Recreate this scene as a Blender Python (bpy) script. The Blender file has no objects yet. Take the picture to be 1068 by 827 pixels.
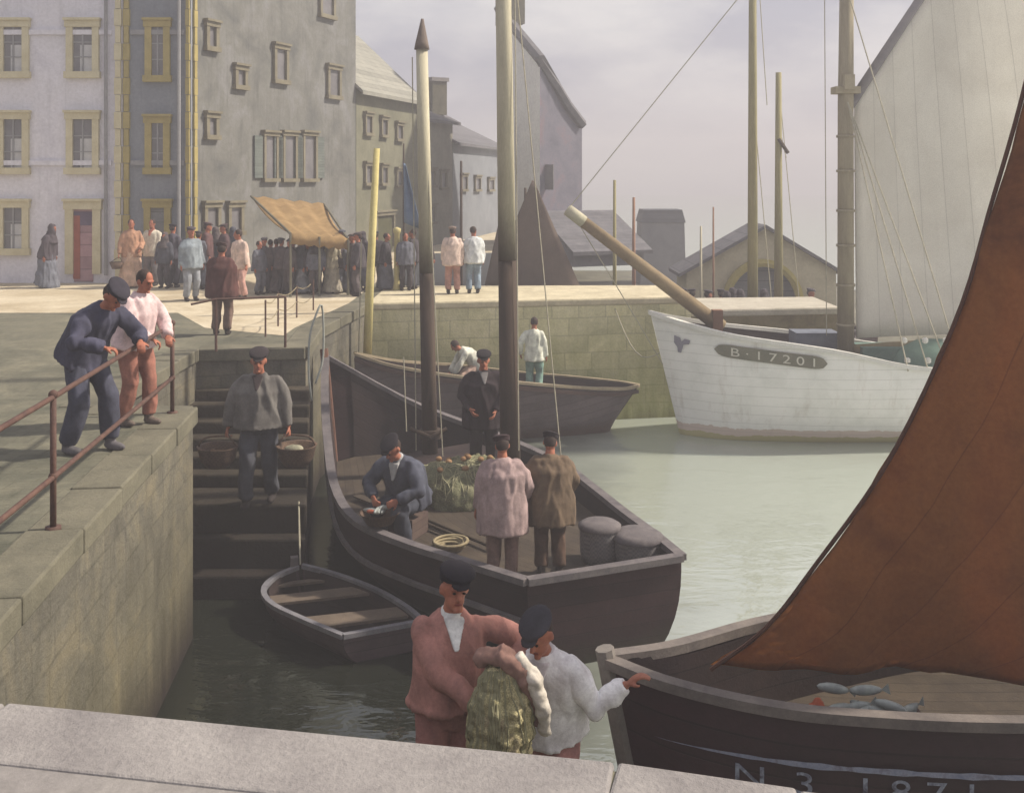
import bpy, math, random
from mathutils import Vector, Matrix, noise as mnoise
R = math.radians
S = bpy.context.scene
COL = S.collection
random.seed(7)

# ------------------------------------------------------------------ camera
F_PX, CX, HY, CAMZ = 1100.0, 534.0, 185.0, 5.2
cd = bpy.data.cameras.new("camera"); cam = bpy.data.objects.new("camera", cd); COL.objects.link(cam)
cam.location = (0, 0, CAMZ); cam.rotation_euler = (R(90), 0, 0)
cd.sensor_width = 36; cd.lens = 36 * F_PX / 1068; cd.shift_y = -(413.5 - HY) / 1068
cd.clip_start = 0.1; cd.clip_end = 2000
S.camera = cam
# ------------------------------------------------------------------ light
SUN_AZ, SUN_EL = R(80), R(44)          # azimuth from +Y (view direction) towards +X
W = bpy.data.worlds.new("World"); S.world = W; W.use_nodes = True
nt = W.node_tree; nt.nodes.clear()
def wn(t, **k):
    n = nt.nodes.new(t)
    for a, b in k.items(): setattr(n, a, b)
    return n
sky = wn('ShaderNodeTexSky', sky_type='NISHITA', sun_disc=False, sun_elevation=SUN_EL, sun_rotation=SUN_AZ,
         dust_density=5.0, air_density=1.5)
bg1 = wn('ShaderNodeBackground'); bg1.inputs[1].default_value = 0.07
tc = wn('ShaderNodeTexCoord'); mp = wn('ShaderNodeMapping'); mp.inputs['Scale'].default_value = (1, 1, 2.6)
n1 = wn('ShaderNodeTexNoise'); n1.inputs['Scale'].default_value = 3.0; n1.inputs['Detail'].default_value = 7; n1.inputs['Roughness'].default_value = .6
cr = wn('ShaderNodeValToRGB')
cr.color_ramp.elements[0].position = .40; cr.color_ramp.elements[0].color = (.265, .268, .33, 1)
cr.color_ramp.elements[1].position = .60; cr.color_ramp.elements[1].color = (.50, .485, .49, 1)
bg2 = wn('ShaderNodeBackground'); bg2.inputs[1].default_value = 1.0
ms = wn('ShaderNodeMixShader'); ms.inputs[0].default_value = .86
wo = wn('ShaderNodeOutputWorld')
L = nt.links.new
L(tc.outputs['Generated'], mp.inputs['Vector']); L(mp.outputs[0], n1.inputs['Vector']); L(n1.outputs['Fac'], cr.inputs[0])
L(cr.outputs[0], bg2.inputs[0]); L(sky.outputs[0], bg1.inputs[0])
L(bg1.outputs[0], ms.inputs[1]); L(bg2.outputs[0], ms.inputs[2]); L(ms.outputs[0], wo.inputs[0])
sd = bpy.data.lights.new("sun", 'SUN'); sun = bpy.data.objects.new("sun", sd); COL.objects.link(sun)
sd.energy = 3.9; sd.angle = R(2.5); sd.color = (1, .90, .76)
sv = Vector((math.sin(SUN_AZ) * math.cos(SUN_EL), math.cos(SUN_AZ) * math.cos(SUN_EL), math.sin(SUN_EL)))
sun.rotation_euler = sv.to_track_quat('Z', 'Y').to_euler(); sun.location = (30, 10, 40)
S.view_settings.view_transform = 'Standard'; S.view_settings.look = 'None'
S.view_settings.exposure = 0.82; S.view_settings.gamma = 1
S.cycles.use_denoising = True
S.cycles.max_bounces = 6; S.cycles.diffuse_bounces = 3; S.cycles.glossy_bounces = 3
S.cycles.transmission_bounces = 4; S.cycles.volume_bounces = 0
S.cycles.volume_step_rate = 4

# ------------------------------------------------------------------ materials
def lin(c):
    return tuple(((v / 255) / 12.92 if v / 255 <= .04045 else ((v / 255 + .055) / 1.055) ** 2.4) for v in c) + (1,)
class NT:
    def __init__(s, name):
        s.m = bpy.data.materials.new(name); s.m.use_nodes = True; s.t = s.m.node_tree; s.t.nodes.clear()
        s.out = s.n('ShaderNodeOutputMaterial'); s.b = s.n('ShaderNodeBsdfPrincipled')
        s.l(s.b.outputs[0], s.out.inputs[0])
    def n(s, t, **k):
        n = s.t.nodes.new(t)
        for a, b in k.items(): setattr(n, a, b)
        return n
    def l(s, a, b): s.t.links.new(a, b)
    def noise(s, vec, scale, detail=6, rough=.6, dist=0):
        n = s.n('ShaderNodeTexNoise'); n.inputs['Scale'].default_value = scale; n.inputs['Detail'].default_value = detail
        n.inputs['Roughness'].default_value = rough; n.inputs['Distortion'].default_value = dist
        s.l(vec, n.inputs['Vector']); return n.outputs['Fac']
    def ramp(s, fac, stops):
        r = s.n('ShaderNodeValToRGB'); e = r.color_ramp.elements
        while len(e) < len(stops): e.new(.5)
        for i, (p, c) in enumerate(stops): e[i].position = p; e[i].color = c
        s.l(fac, r.inputs[0]); return r.outputs[0]
    def mix(s, fac, a, b, blend='MIX'):
        m = s.n('ShaderNodeMix', data_type='RGBA', blend_type=blend)
        if isinstance(fac, (int, float)): m.inputs[0].default_value = fac
        else: s.l(fac, m.inputs[0])
        for v, k in ((a, 6), (b, 7)):
            if isinstance(v, tuple): m.inputs[k].default_value = v
            else: s.l(v, m.inputs[k])
        return m.outputs[2]
    def math(s, op, a, b=0.0, clamp=False):
        m = s.n('ShaderNodeMath', operation=op); m.use_clamp = clamp
        for v, k in ((a, 0), (b, 1)):
            if isinstance(v, (int, float)): m.inputs[k].default_value = v
            else: s.l(v, m.inputs[k])
        return m.outputs[0]
    def bump(s, h, strength, dist=.02, prev=None):
        b = s.n('ShaderNodeBump'); b.inputs['Strength'].default_value = strength; b.inputs['Distance'].default_value = dist
        s.l(h, b.inputs['Height'])
        if prev is not None: s.l(prev, b.inputs['Normal'])
        return b.outputs[0]
BLK, WHT = (0, 0, 0, 1), (1, 1, 1, 1)
def mat(name, c1, c2=None, scale=3.0, rough=.85, bump=.25, fine=40, c3=None, planks=0, stretch=(1, 1, 1), spec=.3, dist=.01, zstain=None, transl=0, pax=1, seam_w=.07, streak=0, pv=.5):
    """mottled paint, cloth or wood; c in sRGB bytes; planks = seam spacing in metres across UV v"""
    k = NT(name); g = k.n('ShaderNodeNewGeometry'); pos = g.outputs['Position']
    t = k.n('ShaderNodeTexCoord')
    mp = k.n('ShaderNodeMapping'); mp.inputs['Scale'].default_value = stretch; k.l(t.outputs['Object'], mp.inputs[0]); v = mp.outputs[0]
    c2 = c2 or tuple(min(255, x * 1.15) for x in c1)
    nz = k.noise(v, scale, 8, .65, .4)
    stops = [(.32, lin(c1)), (.68, lin(c2))] if c3 is None else [(.3, lin(c1)), (.5, lin(c2)), (.7, lin(c3))]
    col = k.ramp(nz, stops)
    f = k.noise(v, fine, 5, .7)
    col = k.mix(.35, col, k.ramp(f, [(.3, (.55, .55, .55, 1)), (.7, (1.25, 1.25, 1.25, 1))]), 'MULTIPLY')
    h = f; nrm = None
    if planks:
        sp = k.n('ShaderNodeSeparateXYZ'); k.l(t.outputs['UV'], sp.inputs[0])
        fr = k.math('FRACT', k.math('DIVIDE', sp.outputs[pax], planks))
        seam = k.math('LESS_THAN', fr, seam_w)
        col = k.mix(k.math('MULTIPLY', seam, .6 if pv > .3 else .3), col, tuple(x * .35 for x in lin(c1)[:3]) + (1,))
        cell = k.n('ShaderNodeTexWhiteNoise', noise_dimensions='1D'); k.l(k.math('FLOOR', k.math('DIVIDE', sp.outputs[pax], planks)), cell.inputs['W'])
        col = k.mix(pv, col, k.ramp(cell.outputs[0], [(0, (.7, .7, .7, 1)), (1, (1.2, 1.2, 1.2, 1))]), 'MULTIPLY')
        nrm = k.bump(k.math('SUBTRACT', 1.0, seam), .6, .012)
    if streak:
        m3 = k.n('ShaderNodeMapping'); m3.inputs['Scale'].default_value = (5, 5, .45); k.l(pos, m3.inputs[0])
        col = k.mix(k.math('MULTIPLY', k.ramp(k.noise(m3.outputs[0], 1.3, 6, .7), [(.52, BLK), (.72, WHT)]), streak), col, tuple(x * .5 for x in lin(c1)[:3]) + (1,))
    if zstain:
        z0, z1, cc = zstain
        s2 = k.n('ShaderNodeSeparateXYZ'); k.l(pos, s2.inputs[0])
        wob = k.math('MULTIPLY', k.math('SUBTRACT', k.noise(pos, 2.5, 5), .5), .5)
        fz = k.math('DIVIDE', k.math('SUBTRACT', z1, k.math('ADD', s2.outputs[2], wob)), z1 - z0, True)
        col = k.mix(fz, col, lin(cc))
    k.l(col, k.b.inputs['Base Color'])
    k.b.inputs['Roughness'].default_value = rough; k.b.inputs['Specular IOR Level'].default_value = spec
    k.l(k.bump(h, bump, dist, nrm), k.b.inputs['Normal'])
    if transl:
        tr = k.n('ShaderNodeBsdfTranslucent'); k.l(col, tr.inputs[0]); mx = k.n('ShaderNodeMixShader'); mx.inputs[0].default_value = transl
        k.l(k.b.outputs[0], mx.inputs[1]); k.l(tr.outputs[0], mx.inputs[2]); k.l(mx.outputs[0], k.out.inputs[0])
    return k.m
def stone(name, c1, c2, c3, green, dark, zg=(0.4, 1.7), zd=(-.1, .45), bw=.62, bh=.3, mortar=.68, gmax=.85):
    """block masonry with weed growing below the tide line"""
    k = NT(name); t = k.n('ShaderNodeTexCoord'); g = k.n('ShaderNodeNewGeometry'); pos = g.outputs['Position']
    wv = k.n('ShaderNodeMix', data_type='VECTOR'); wv.inputs[0].default_value = .06
    nw = k.n('ShaderNodeTexNoise'); nw.inputs['Scale'].default_value = 1.8; k.l(pos, nw.inputs['Vector'])
    k.l(t.outputs['UV'], wv.inputs[4]); k.l(nw.outputs['Color'], wv.inputs[5])
    br = k.n('ShaderNodeTexBrick'); k.l(wv.outputs[1], br.inputs['Vector'])
    br.inputs['Scale'].default_value = 1; br.inputs['Brick Width'].default_value = bw; br.inputs['Row Height'].default_value = bh
    br.squash = .7; br.squash_frequency = 3; br.inputs['Mortar Size'].default_value = .016; br.inputs['Mortar Smooth'].default_value = .5; br.inputs['Bias'].default_value = -.1
    br.inputs['Color1'].default_value = (.84, .84, .86, 1); br.inputs['Color2'].default_value = (1.12, 1.11, 1.08, 1)
    br.inputs['Mortar'].default_value = (mortar, mortar, mortar, 1)
    big = k.noise(pos, 1.1, 8, .7, .8)
    col = k.ramp(big, [(.32, lin(c1)), (.5, lin(c2)), (.68, lin(c3))])
    col = k.mix(.75, col, br.outputs['Color'], 'MULTIPLY')
    fine = k.noise(pos, 22, 7, .75)
    col = k.mix(.5, col, k.ramp(fine, [(.3, (.6, .6, .6, 1)), (.7, (1.2, 1.2, 1.2, 1))]), 'MULTIPLY')
    # streaks running down
    ms_ = k.n('ShaderNodeMapping'); ms_.inputs['Scale'].default_value = (3, 3, .35); k.l(pos, ms_.inputs[0])
    st = k.noise(ms_.outputs[0], 1.6, 6, .7)
    sp = k.n('ShaderNodeSeparateXYZ'); k.l(pos, sp.inputs[0])
    wob = k.math('MULTIPLY', k.math('SUBTRACT', st, .5), 2.2)
    zz = k.math('ADD', sp.outputs[2], wob)
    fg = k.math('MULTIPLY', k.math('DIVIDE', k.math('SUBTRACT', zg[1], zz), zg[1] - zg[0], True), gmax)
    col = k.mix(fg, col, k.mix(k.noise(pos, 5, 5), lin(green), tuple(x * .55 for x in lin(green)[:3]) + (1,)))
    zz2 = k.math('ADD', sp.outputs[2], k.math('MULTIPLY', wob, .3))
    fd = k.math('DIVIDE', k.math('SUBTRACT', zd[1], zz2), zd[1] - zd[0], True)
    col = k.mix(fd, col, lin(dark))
    k.l(col, k.b.inputs['Base Color']); k.b.inputs['Roughness'].default_value = .85
    k.b.inputs['Specular IOR Level'].default_value = .25
    n0 = k.bump(br.outputs['Fac'], -1.0, .03); k.l(k.bump(k.math('ADD', fine, k.noise(pos, 6, 6)), .7, .03, n0), k.b.inputs['Normal'])
    return k.m

M = {}
M['wall'] = stone('quay_stone', (80, 78, 72), (108, 105, 95), (132, 124, 104), (84, 78, 48), (32, 24, 22), zg=(-.6, 2.6), zd=(.0, .9))
M['wall_far'] = stone('pier_stone', (186, 182, 142), (212, 206, 164), (230, 222, 186), (150, 156, 80), (66, 62, 38), zg=(-.3, 2.3), zd=(-.3, .25), bw=.8, bh=.35)
M['wall_dark'] = stone('stair_stone', (62, 56, 48), (80, 72, 60), (96, 88, 72), (50, 46, 34), (34, 27, 24), zg=(.6, 2.5), zd=(.0, 2.2))  # dark tone is part weed, part shade of the recess painted in
M['coping'] = mat('coping_stone', (122, 118, 118), (150, 146, 144), 1.6, .9, .7, 26, dist=.02)
M['coping_dark'] = mat('coping_stone_grimy', (88, 86, 74), (116, 112, 96), 2.0, .9, .5, 30, dist=.02)
def ground(name, c1, c2, c3, brick=None, bump=.4):
    k = NT(name); g = k.n('ShaderNodeNewGeometry'); pos = g.outputs['Position']
    big = k.noise(pos, .6, 9, .7, .6); col = k.ramp(big, [(.34, lin(c1)), (.5, lin(c2)), (.66, lin(c3))])
    f = k.noise(pos, 14, 8, .75)
    col = k.mix(.55, col, k.ramp(f, [(.3, (.6, .6, .6, 1)), (.7, (1.2, 1.2, 1.2, 1))]), 'MULTIPLY')
    nrm = None
    if brick:
        br = k.n('ShaderNodeTexBrick'); k.l(pos, br.inputs['Vector']); br.inputs['Scale'].default_value = 1
        br.inputs['Brick Width'].default_value = brick[0]; br.inputs['Row Height'].default_value = brick[1]
        br.inputs['Mortar Size'].default_value = .012; br.inputs['Mortar Smooth'].default_value = .8
        br.inputs['Color1'].default_value = (.85, .85, .85, 1); br.inputs['Color2'].default_value = (1.1, 1.1, 1.1, 1); br.inputs['Mortar'].default_value = (.62, .62, .6, 1)
        col = k.mix(.6, col, br.outputs['Color'], 'MULTIPLY'); nrm = k.bump(br.outputs['Fac'], -.5, .015)
    k.l(col, k.b.inputs['Base Color']); k.b.inputs['Roughness'].default_value = .9; k.b.inputs['Specular IOR Level'].default_value = .2
    k.l(k.bump(f, bump, .02, nrm), k.b.inputs['Normal'])
    return k.m
M['paving'] = ground('shaded_quay_setts', (84, 85, 74), (108, 106, 92), (128, 124, 106), (.34, .22))  # dark tone carries the shade lying over the near quay
M['slab'] = ground('foreground_slabs', (114, 110, 110), (134, 130, 128), (150, 146, 142), (1.9, 1.1))
M['sunlit_ground'] = ground('sunlit_quay_ground', (170, 156, 130), (190, 178, 154), (208, 198, 176))  # sunlight on the far quay, put into a paler ground colour
def water():
    k = NT('harbour_water'); g = k.n('ShaderNodeNewGeometry'); pos = g.outputs['Position']
    mp = k.n('ShaderNodeMapping'); mp.inputs['Scale'].default_value = (.8, 1.5, 1); k.l(pos, mp.inputs[0]); v = mp.outputs[0]
    a = k.noise(v, 1.1, 4, .55, .6); b = k.noise(v, 5.0, 3, .5, .5)
    h = k.math('ADD', k.math('MULTIPLY', a, 1.0), k.math('MULTIPLY', b, .22))
    k.b.inputs['Base Color'].default_value = (.50, .57, .52, 1)
    k.b.inputs['Metallic'].default_value = .62; k.b.inputs['Roughness'].default_value = .10
    k.l(k.bump(h, .5, .06), k.b.inputs['Normal'])
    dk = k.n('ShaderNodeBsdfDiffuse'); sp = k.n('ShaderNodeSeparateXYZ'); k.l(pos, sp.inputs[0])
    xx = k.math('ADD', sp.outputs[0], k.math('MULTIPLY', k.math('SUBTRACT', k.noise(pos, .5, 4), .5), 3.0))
    xf = k.math('DIVIDE', k.math('ADD', xx, .4), 2.6, True)      # paints in dark reflections and shade on the left, pale sky reflection right
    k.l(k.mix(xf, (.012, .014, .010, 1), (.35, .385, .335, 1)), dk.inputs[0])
    k.b.inputs['Metallic'].default_value = .0; k.b.inputs['IOR'].default_value = 1.6; k.b.inputs['Specular IOR Level'].default_value = .5
    gl = k.n('ShaderNodeBsdfGlossy'); gl.inputs['Roughness'].default_value = .06; gl.inputs[0].default_value = (.93, .97, .93, 1); k.l(k.b.inputs['Normal'].links[0].from_socket, gl.inputs['Normal'])
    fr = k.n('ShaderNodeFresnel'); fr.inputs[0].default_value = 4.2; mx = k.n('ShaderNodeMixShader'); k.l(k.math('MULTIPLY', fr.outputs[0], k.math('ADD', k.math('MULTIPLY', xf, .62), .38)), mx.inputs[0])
    k.l(dk.outputs[0], mx.inputs[1]); k.l(gl.outputs[0], mx.inputs[2]); k.l(mx.outputs[0], k.out.inputs[0])
    return k.m
M['water'] = water()
# ------------------------------------------------------------------ mesh helpers
ZW = 0.0
def P(px, py, D): return Vector(((px - CX) / F_PX * D, D, CAMZ - (py - HY) / F_PX * D))
def XD(px, D): return (px - CX) / F_PX * D
def ZD(py, D): return CAMZ - (py - HY) / F_PX * D
class MB:
    def __init__(s): s.V, s.F, s.U = [], [], []
    def face(s, pts, uv=None):
        i = len(s.V); s.V += [Vector(p) for p in pts]; s.F.append(list(range(i, i + len(pts)))); s.U.append(uv); return s
    def box(s, c, size, rz=0, taper=1.0):
        x, y, z = size[0] / 2, size[1] / 2, size[2] / 2; m = Matrix.Rotation(rz, 3, 'Z'); c = Vector(c)
        p = []
        for sz in (-1, 1):
            t = 1 if sz < 0 else taper
            for sx, sy in ((-1, -1), (1, -1), (1, 1), (-1, 1)): p.append(c + m @ Vector((sx * x * t, sy * y * t, sz * z)))
        i = len(s.V); s.V += p
        for f in ((3, 2, 1, 0), (4, 5, 6, 7), (0, 1, 5, 4), (1, 2, 6, 5), (2, 3, 7, 6), (3, 0, 4, 7)):
            s.F.append([i + j for j in f])
            q = [p[j] for j in f]; w = (q[1] - q[0]).length; h = (q[2] - q[1]).length; s.U.append([(0, 0), (w, 0), (w, h), (0, h)])
        return s
    def grid(s, rows, close=False, flip=False):
        i = len(s.V); n = len(rows[0]); us = [0.0]
        for a in range(1, len(rows)): us.append(us[-1] + (Vector(rows[a][n // 2]) - Vector(rows[a - 1][n // 2])).length)
        vs = []
        for r in rows:
            v = [0.0]
            for b in range(1, n): v.append(v[-1] + (Vector(r[b]) - Vector(r[b - 1])).length)
            vs.append(v); s.V += [Vector(p) for p in r]
        for a in range(len(rows) - 1):
            for b in range(n if close else n - 1):
                c = (b + 1) % n
                f = [i + a * n + b, i + a * n + c, i + (a + 1) * n + c, i + (a + 1) * n + b]
                vb = vs[a][b]; vc = vs[a][c] if c else vs[a][b] + .1; wb = vs[a + 1][b]; wc = vs[a + 1][c] if c else wb + .1
                u = [(us[a], vb), (us[a], vc), (us[a + 1], wc), (us[a + 1], wb)]
                if flip: f.reverse(); u.reverse()
                s.F.append(f); s.U.append(u)
        return s
    def tube(s, pts, rad, n=8, cap=True):
        pts = [Vector(p) for p in pts]
        if not isinstance(rad, (list, tuple)): rad = [rad] * len(pts)
        rows = []; up = None
        for j, p in enumerate(pts):
            d = (pts[min(j + 1, len(pts) - 1)] - pts[max(j - 1, 0)]).normalized()
            if up is None: up = Vector((0, 0, 1)) if abs(d.z) < .9 else Vector((1, 0, 0))
            a = d.cross(up).normalized(); b = a.cross(d).normalized(); up = b
            r = rad[j]; rx, ry = r if isinstance(r, tuple) else (r, r)
            rows.append([p + a * rx * math.cos(2 * math.pi * q / n) + b * ry * math.sin(2 * math.pi * q / n) for q in range(n)])
        s.grid(rows, close=True)
        if cap: s.face(list(reversed(rows[0]))); s.face(rows[-1])
        return s
    def lathe(s, c, prof, n=16, sx=1, sy=1):
        c = Vector(c)
        s.grid([[c + Vector((r * sx * math.cos(2 * math.pi * q / n), r * sy * math.sin(2 * math.pi * q / n), z)) for q in range(n)] for r, z in prof], close=True)
        return s
    def ball(s, c, r, m=None, n=14, k=9):
        """ellipsoid, r=(rx,ry,rz), optional 3x3 frame"""
        c = Vector(c); m = m or Matrix.Identity(3); rows = []
        for a in range(k + 1):
            t = math.pi * min(max(a / k, .001), .999)
            rows.append([c + m @ Vector((r[0] * math.sin(t) * math.cos(2 * math.pi * q / n), r[1] * math.sin(t) * math.sin(2 * math.pi * q / n), -r[2] * math.cos(t))) for q in range(n)])
        s.grid(rows, close=True); s.face(list(reversed(rows[0]))); s.face(rows[-1]); return s
    def prism(s, poly, z0, z1):
        a = [Vector((x, y, z0)) for x, y in poly]; b = [Vector((x, y, z1)) for x, y in poly]
        s.face(b, [(p.x, p.y) for p in b]); s.face(list(reversed(a)))
        u = 0
        for i in range(len(poly)):
            j = (i + 1) % len(poly); w = (a[j] - a[i]).length
            s.face([a[i], a[j], b[j], b[i]], [(u, z0), (u + w, z0), (u + w, z1), (u, z1)]); u += w
        return s
    def rail(s, pts, w, h):
        """rectangular bar swept along a polyline; pts = centre of its top face"""
        pts = [Vector(p) for p in pts]; rows = []
        for j, p in enumerate(pts):
            d = pts[min(j + 1, len(pts) - 1)] - pts[max(j - 1, 0)]; d.z = 0; d.normalize(); a = Vector((d.y, -d.x, 0)) * w / 2; k = Vector((0, 0, -h))
            rows.append([p - a, p + a, p + a + k, p - a + k])
        s.grid(rows, close=True, flip=True); s.face(rows[0]); s.face(list(reversed(rows[-1]))); return s
    def build(s, name, m, parent=None, smooth=False, loc=None, merge=True):
        me = bpy.data.meshes.new(name)
        off = Vector(loc) if loc else (Vector(parent['_o']) if parent is not None and '_o' in parent else Vector((0, 0, 0)))
        me.from_pydata([tuple(v - off) for v in s.V], [], s.F)
        uv = me.uv_layers.new(name='UV'); i = 0
        for f, u in zip(s.F, s.U):
            for j in range(len(f)):
                uv.data[i].uv = u[j] if u else (s.V[f[j]].x, s.V[f[j]].z); i += 1
        me.materials.append(m)
        if merge:
            import bmesh
            bm = bmesh.new(); bm.from_mesh(me); bmesh.ops.remove_doubles(bm, verts=bm.verts, dist=1e-5); bm.to_mesh(me); bm.free()
        if smooth: me.polygons.foreach_set('use_smooth', [True] * len(me.polygons))
        me.update()
        o = bpy.data.objects.new(name, me); COL.objects.link(o)
        if loc: o.location = loc
        if parent is not None:
            o.parent = parent
            if '_o' in parent: o['_o'] = parent['_o']
        return o
def tag(o, label, cat, group=None):
    o['label'] = label; o['category'] = cat
    if group: o['group'] = group
    return o
def thing(name, label, cat, loc=(0, 0, 0), group=None):
    o = bpy.data.objects.new(name, None); COL.objects.link(o); o.location = loc; o.empty_display_size = .2
    o['_o'] = list(loc); return tag(o, label, cat, group)
def struct(o): o['kind'] = 'structure'; return o
def crv(pts, n):
    """Catmull-Rom resample"""
    pts = [Vector(p) for p in pts]; q = [pts[0] * 2 - pts[1]] + pts + [pts[-1] * 2 - pts[-2]]; out = []
    for k in range(n):
        t = k / (n - 1) * (len(pts) - 1); i = min(int(t), len(pts) - 2); f = t - i; a, b, c, d = q[i:i + 4]
        out.append(.5 * ((2 * b) + (c - a) * f + (2 * a - 5 * b + 4 * c - d) * f * f + (3 * b - a - 3 * c + d) * f ** 3))
    return out
MODS = []
def mods(o, vox=None, smooth=2, disp=0, dsc=.15, solid=0, fold=0):
    if fold: o['_f'] = fold
    if solid:
        m = o.modifiers.new('s', 'SOLIDIFY'); m.thickness = solid; m.offset = 0
    if vox:
        m = o.modifiers.new('r', 'REMESH'); m.mode = 'VOXEL'; m.voxel_size = vox; m.use_smooth_shade = True
        if smooth: m = o.modifiers.new('sm', 'SMOOTH'); m.iterations = smooth; m.factor = .5
    if disp:
        t = bpy.data.textures.new('folds', 'CLOUDS'); t.noise_scale = dsc; t.noise_depth = 2
        m = o.modifiers.new('d', 'DISPLACE'); m.texture = t; m.strength = disp; m.mid_level = .5; m.texture_coords = 'LOCAL'
    MODS.append(o); return o
def text_mesh(s, size, extr=0):
    c = bpy.data.curves.new('t', 'FONT'); c.body = s; c.size = size; c.extrude = extr; c.resolution_u = 4
    o = bpy.data.objects.new('t', c); COL.objects.link(o); bpy.context.view_layer.update()
    me = bpy.data.meshes.new_from_object(o.evaluated_get(bpy.context.evaluated_depsgraph_get()))
    V = [v.co.copy() for v in me.vertices]; Fs = [list(p.vertices) for p in me.polygons]
    bpy.data.objects.remove(o); bpy.data.curves.remove(c); bpy.data.meshes.remove(me)
    return V, Fs

# ------------------------------------------------------------------ ground, water
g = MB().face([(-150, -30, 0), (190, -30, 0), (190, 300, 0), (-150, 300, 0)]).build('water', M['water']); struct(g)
QZ = 2.6
edge_near = [(16, 3.2), (2.2, 4.22), (1.2, 4.42), (.45, 4.62), (-2.5, 5.15), (-2.92, 5.22)]
edge_left = [(-2.92, 5.22), (-3.2, 7.77), (-3.6, 11.9), (-4.75, 11.9)]
edge_rec = [(-4.75, 11.9), (-4.75, 15.9), (-3.15, 16.1), (-3.32, 18.2), (-2.95, 21.75)]
land = edge_near + edge_left[1:] + edge_rec[1:] + [(-2.95, 25.2), (-3.05, 36), (4.2, 36.5), (5, 70), (-45, 70), (-45, -8), (16, -8)]
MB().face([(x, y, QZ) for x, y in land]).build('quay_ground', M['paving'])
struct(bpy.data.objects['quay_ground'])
MB().face([(x, y, QZ + .004) for x, y in [(-45, 20.2), (-6.4, 20.2), (-5.3, 18.2), (-3.75, 17.3), (-3.75, 18.2), (-3.36, 21.75), (-3.36, 25.2), (-3.4, 36), (3.8, 36.9), (4.6, 69), (-45, 69)]]).build('sunlit_promenade', M['sunlit_ground'])  # pale sheet; its front edge paints the boundary between sun and shade
struct(bpy.data.objects['sunlit_promenade'])
MB().face([(x, y, QZ + .004) for x, y in [(16, -7.9), (16, 2.76), (2.2, 3.78), (1.2, 3.98), (.45, 4.18), (-2.5, 4.71), (-3.4, 4.86), (-12, 5.4), (-12, -7.9)]]).build('foreground_pavement', M['slab'])
struct(bpy.data.objects['foreground_pavement'])
def wallthing(label, pts, m, mc, zt=QZ, cop=.42, closed=False, thick=.5, proud=.05, seg=1.1, group=None):
    """masonry wall along pts with coping stones on top; water on the right-hand side"""
    root = thing('quay_wall', label, 'quay wall', (pts[0][0], pts[0][1], 0), group)
    mb = MB(); u = 0
    for a, b in zip(pts, pts[1:]):
        A, B = Vector((a[0], a[1], 0)), Vector((b[0], b[1], 0)); w = (B - A).length
        n = max(1, int(w / .5)); zs = [-1.5, 0, .5, 1, 1.5, 2, zt - .18]
        for i in range(n):
            for z0, z1 in zip(zs, zs[1:]):
                if z1 <= z0: continue
                p, q = A.lerp(B, i / n), A.lerp(B, (i + 1) / n)
                mb.face([(p.x, p.y, z0), (q.x, q.y, z0), (q.x, q.y, z1), (p.x, p.y, z1)], [(u + w * i / n, z0), (u + w * (i + 1) / n, z0), (u + w * (i + 1) / n, z1), (u + w * i / n, z1)])
        u += w
    mb.build('masonry', m, root)
    cb = MB(); rnd = random.Random(3)
    for a, b in zip(pts, pts[1:]):
        A, B = Vector((a[0], a[1], 0)), Vector((b[0], b[1], 0)); d = B - A; w = d.length; d.normalize(); n = Vector((d.y, -d.x, 0))
        k = max(1, round(w / seg))
        for i in range(k):
            p = A + d * (w * (i + .5) / k) + n * (proud - cop / 2 + rnd.uniform(-.008, .008))
            cb.box((p.x, p.y, zt - .085 + rnd.uniform(0, .012)), (w / k - .012, cop, .19), math.atan2(d.y, d.x))
    o = cb.build('coping', mc, root); bv = o.modifiers.new('b', 'BEVEL'); bv.width = .018; bv.segments = 2; MODS.append(o)
    return root
wallthing('pale worn stone quay edge in the foreground below the two front men', edge_near, M['wall'], M['coping'], cop=.5, seg=3.6)
wallthing('tall greenish stone quay wall below the iron railing', edge_left, M['wall'], M['coping_dark'])
wallthing('short stone wall closing the back of the dark landing stairs', edge_rec, M['wall'], M['coping_dark'])
# piers
def pier(label, poly, zt, m, mtop):
    root = thing('stone_pier', label, 'pier', (poly[0][0], poly[0][1], 0))
    MB().prism(poly, -1.5, zt - .16).build('masonry', m, root)
    c = Vector((sum(p[0] for p in poly) / len(poly), sum(p[1] for p in poly) / len(poly)))
    q = []
    for p in poly:
        d = Vector(p) - c; d.normalize(); q.append((p[0] + d.x * .05, p[1] + d.y * .07))
    o = MB().prism(q, zt - .16, zt).build('top_course', mtop, root); bv = o.modifiers.new('b', 'BEVEL'); bv.width = .04; bv.segments = 2; MODS.append(o)
    return root
pier('pale stone pier with green weed, behind the long grey boat', [(-2.95, 21.75), (3.9, 22.95), (3.9, 25.3), (-2.95, 25.15)], QZ + .012, M['wall_far'],
     mat('pier_top', (170, 160, 134), (206, 196, 168), 2.5, .9, .4, 20))
pier('lower brown stone pier behind the deck of the white ship', [(3.95, 23.1), (7.3, 23.6), (7.3, 25.6), (3.95, 25.3)], 2.3,
     mat('brown_pier_wall', (92, 80, 58), (118, 108, 76), 2.4, .9, .5, 20, c3=(132, 118, 92)), mat('lower_pier_top', (160, 154, 140), (190, 184, 170), 2.5, .9, .4, 20))
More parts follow.
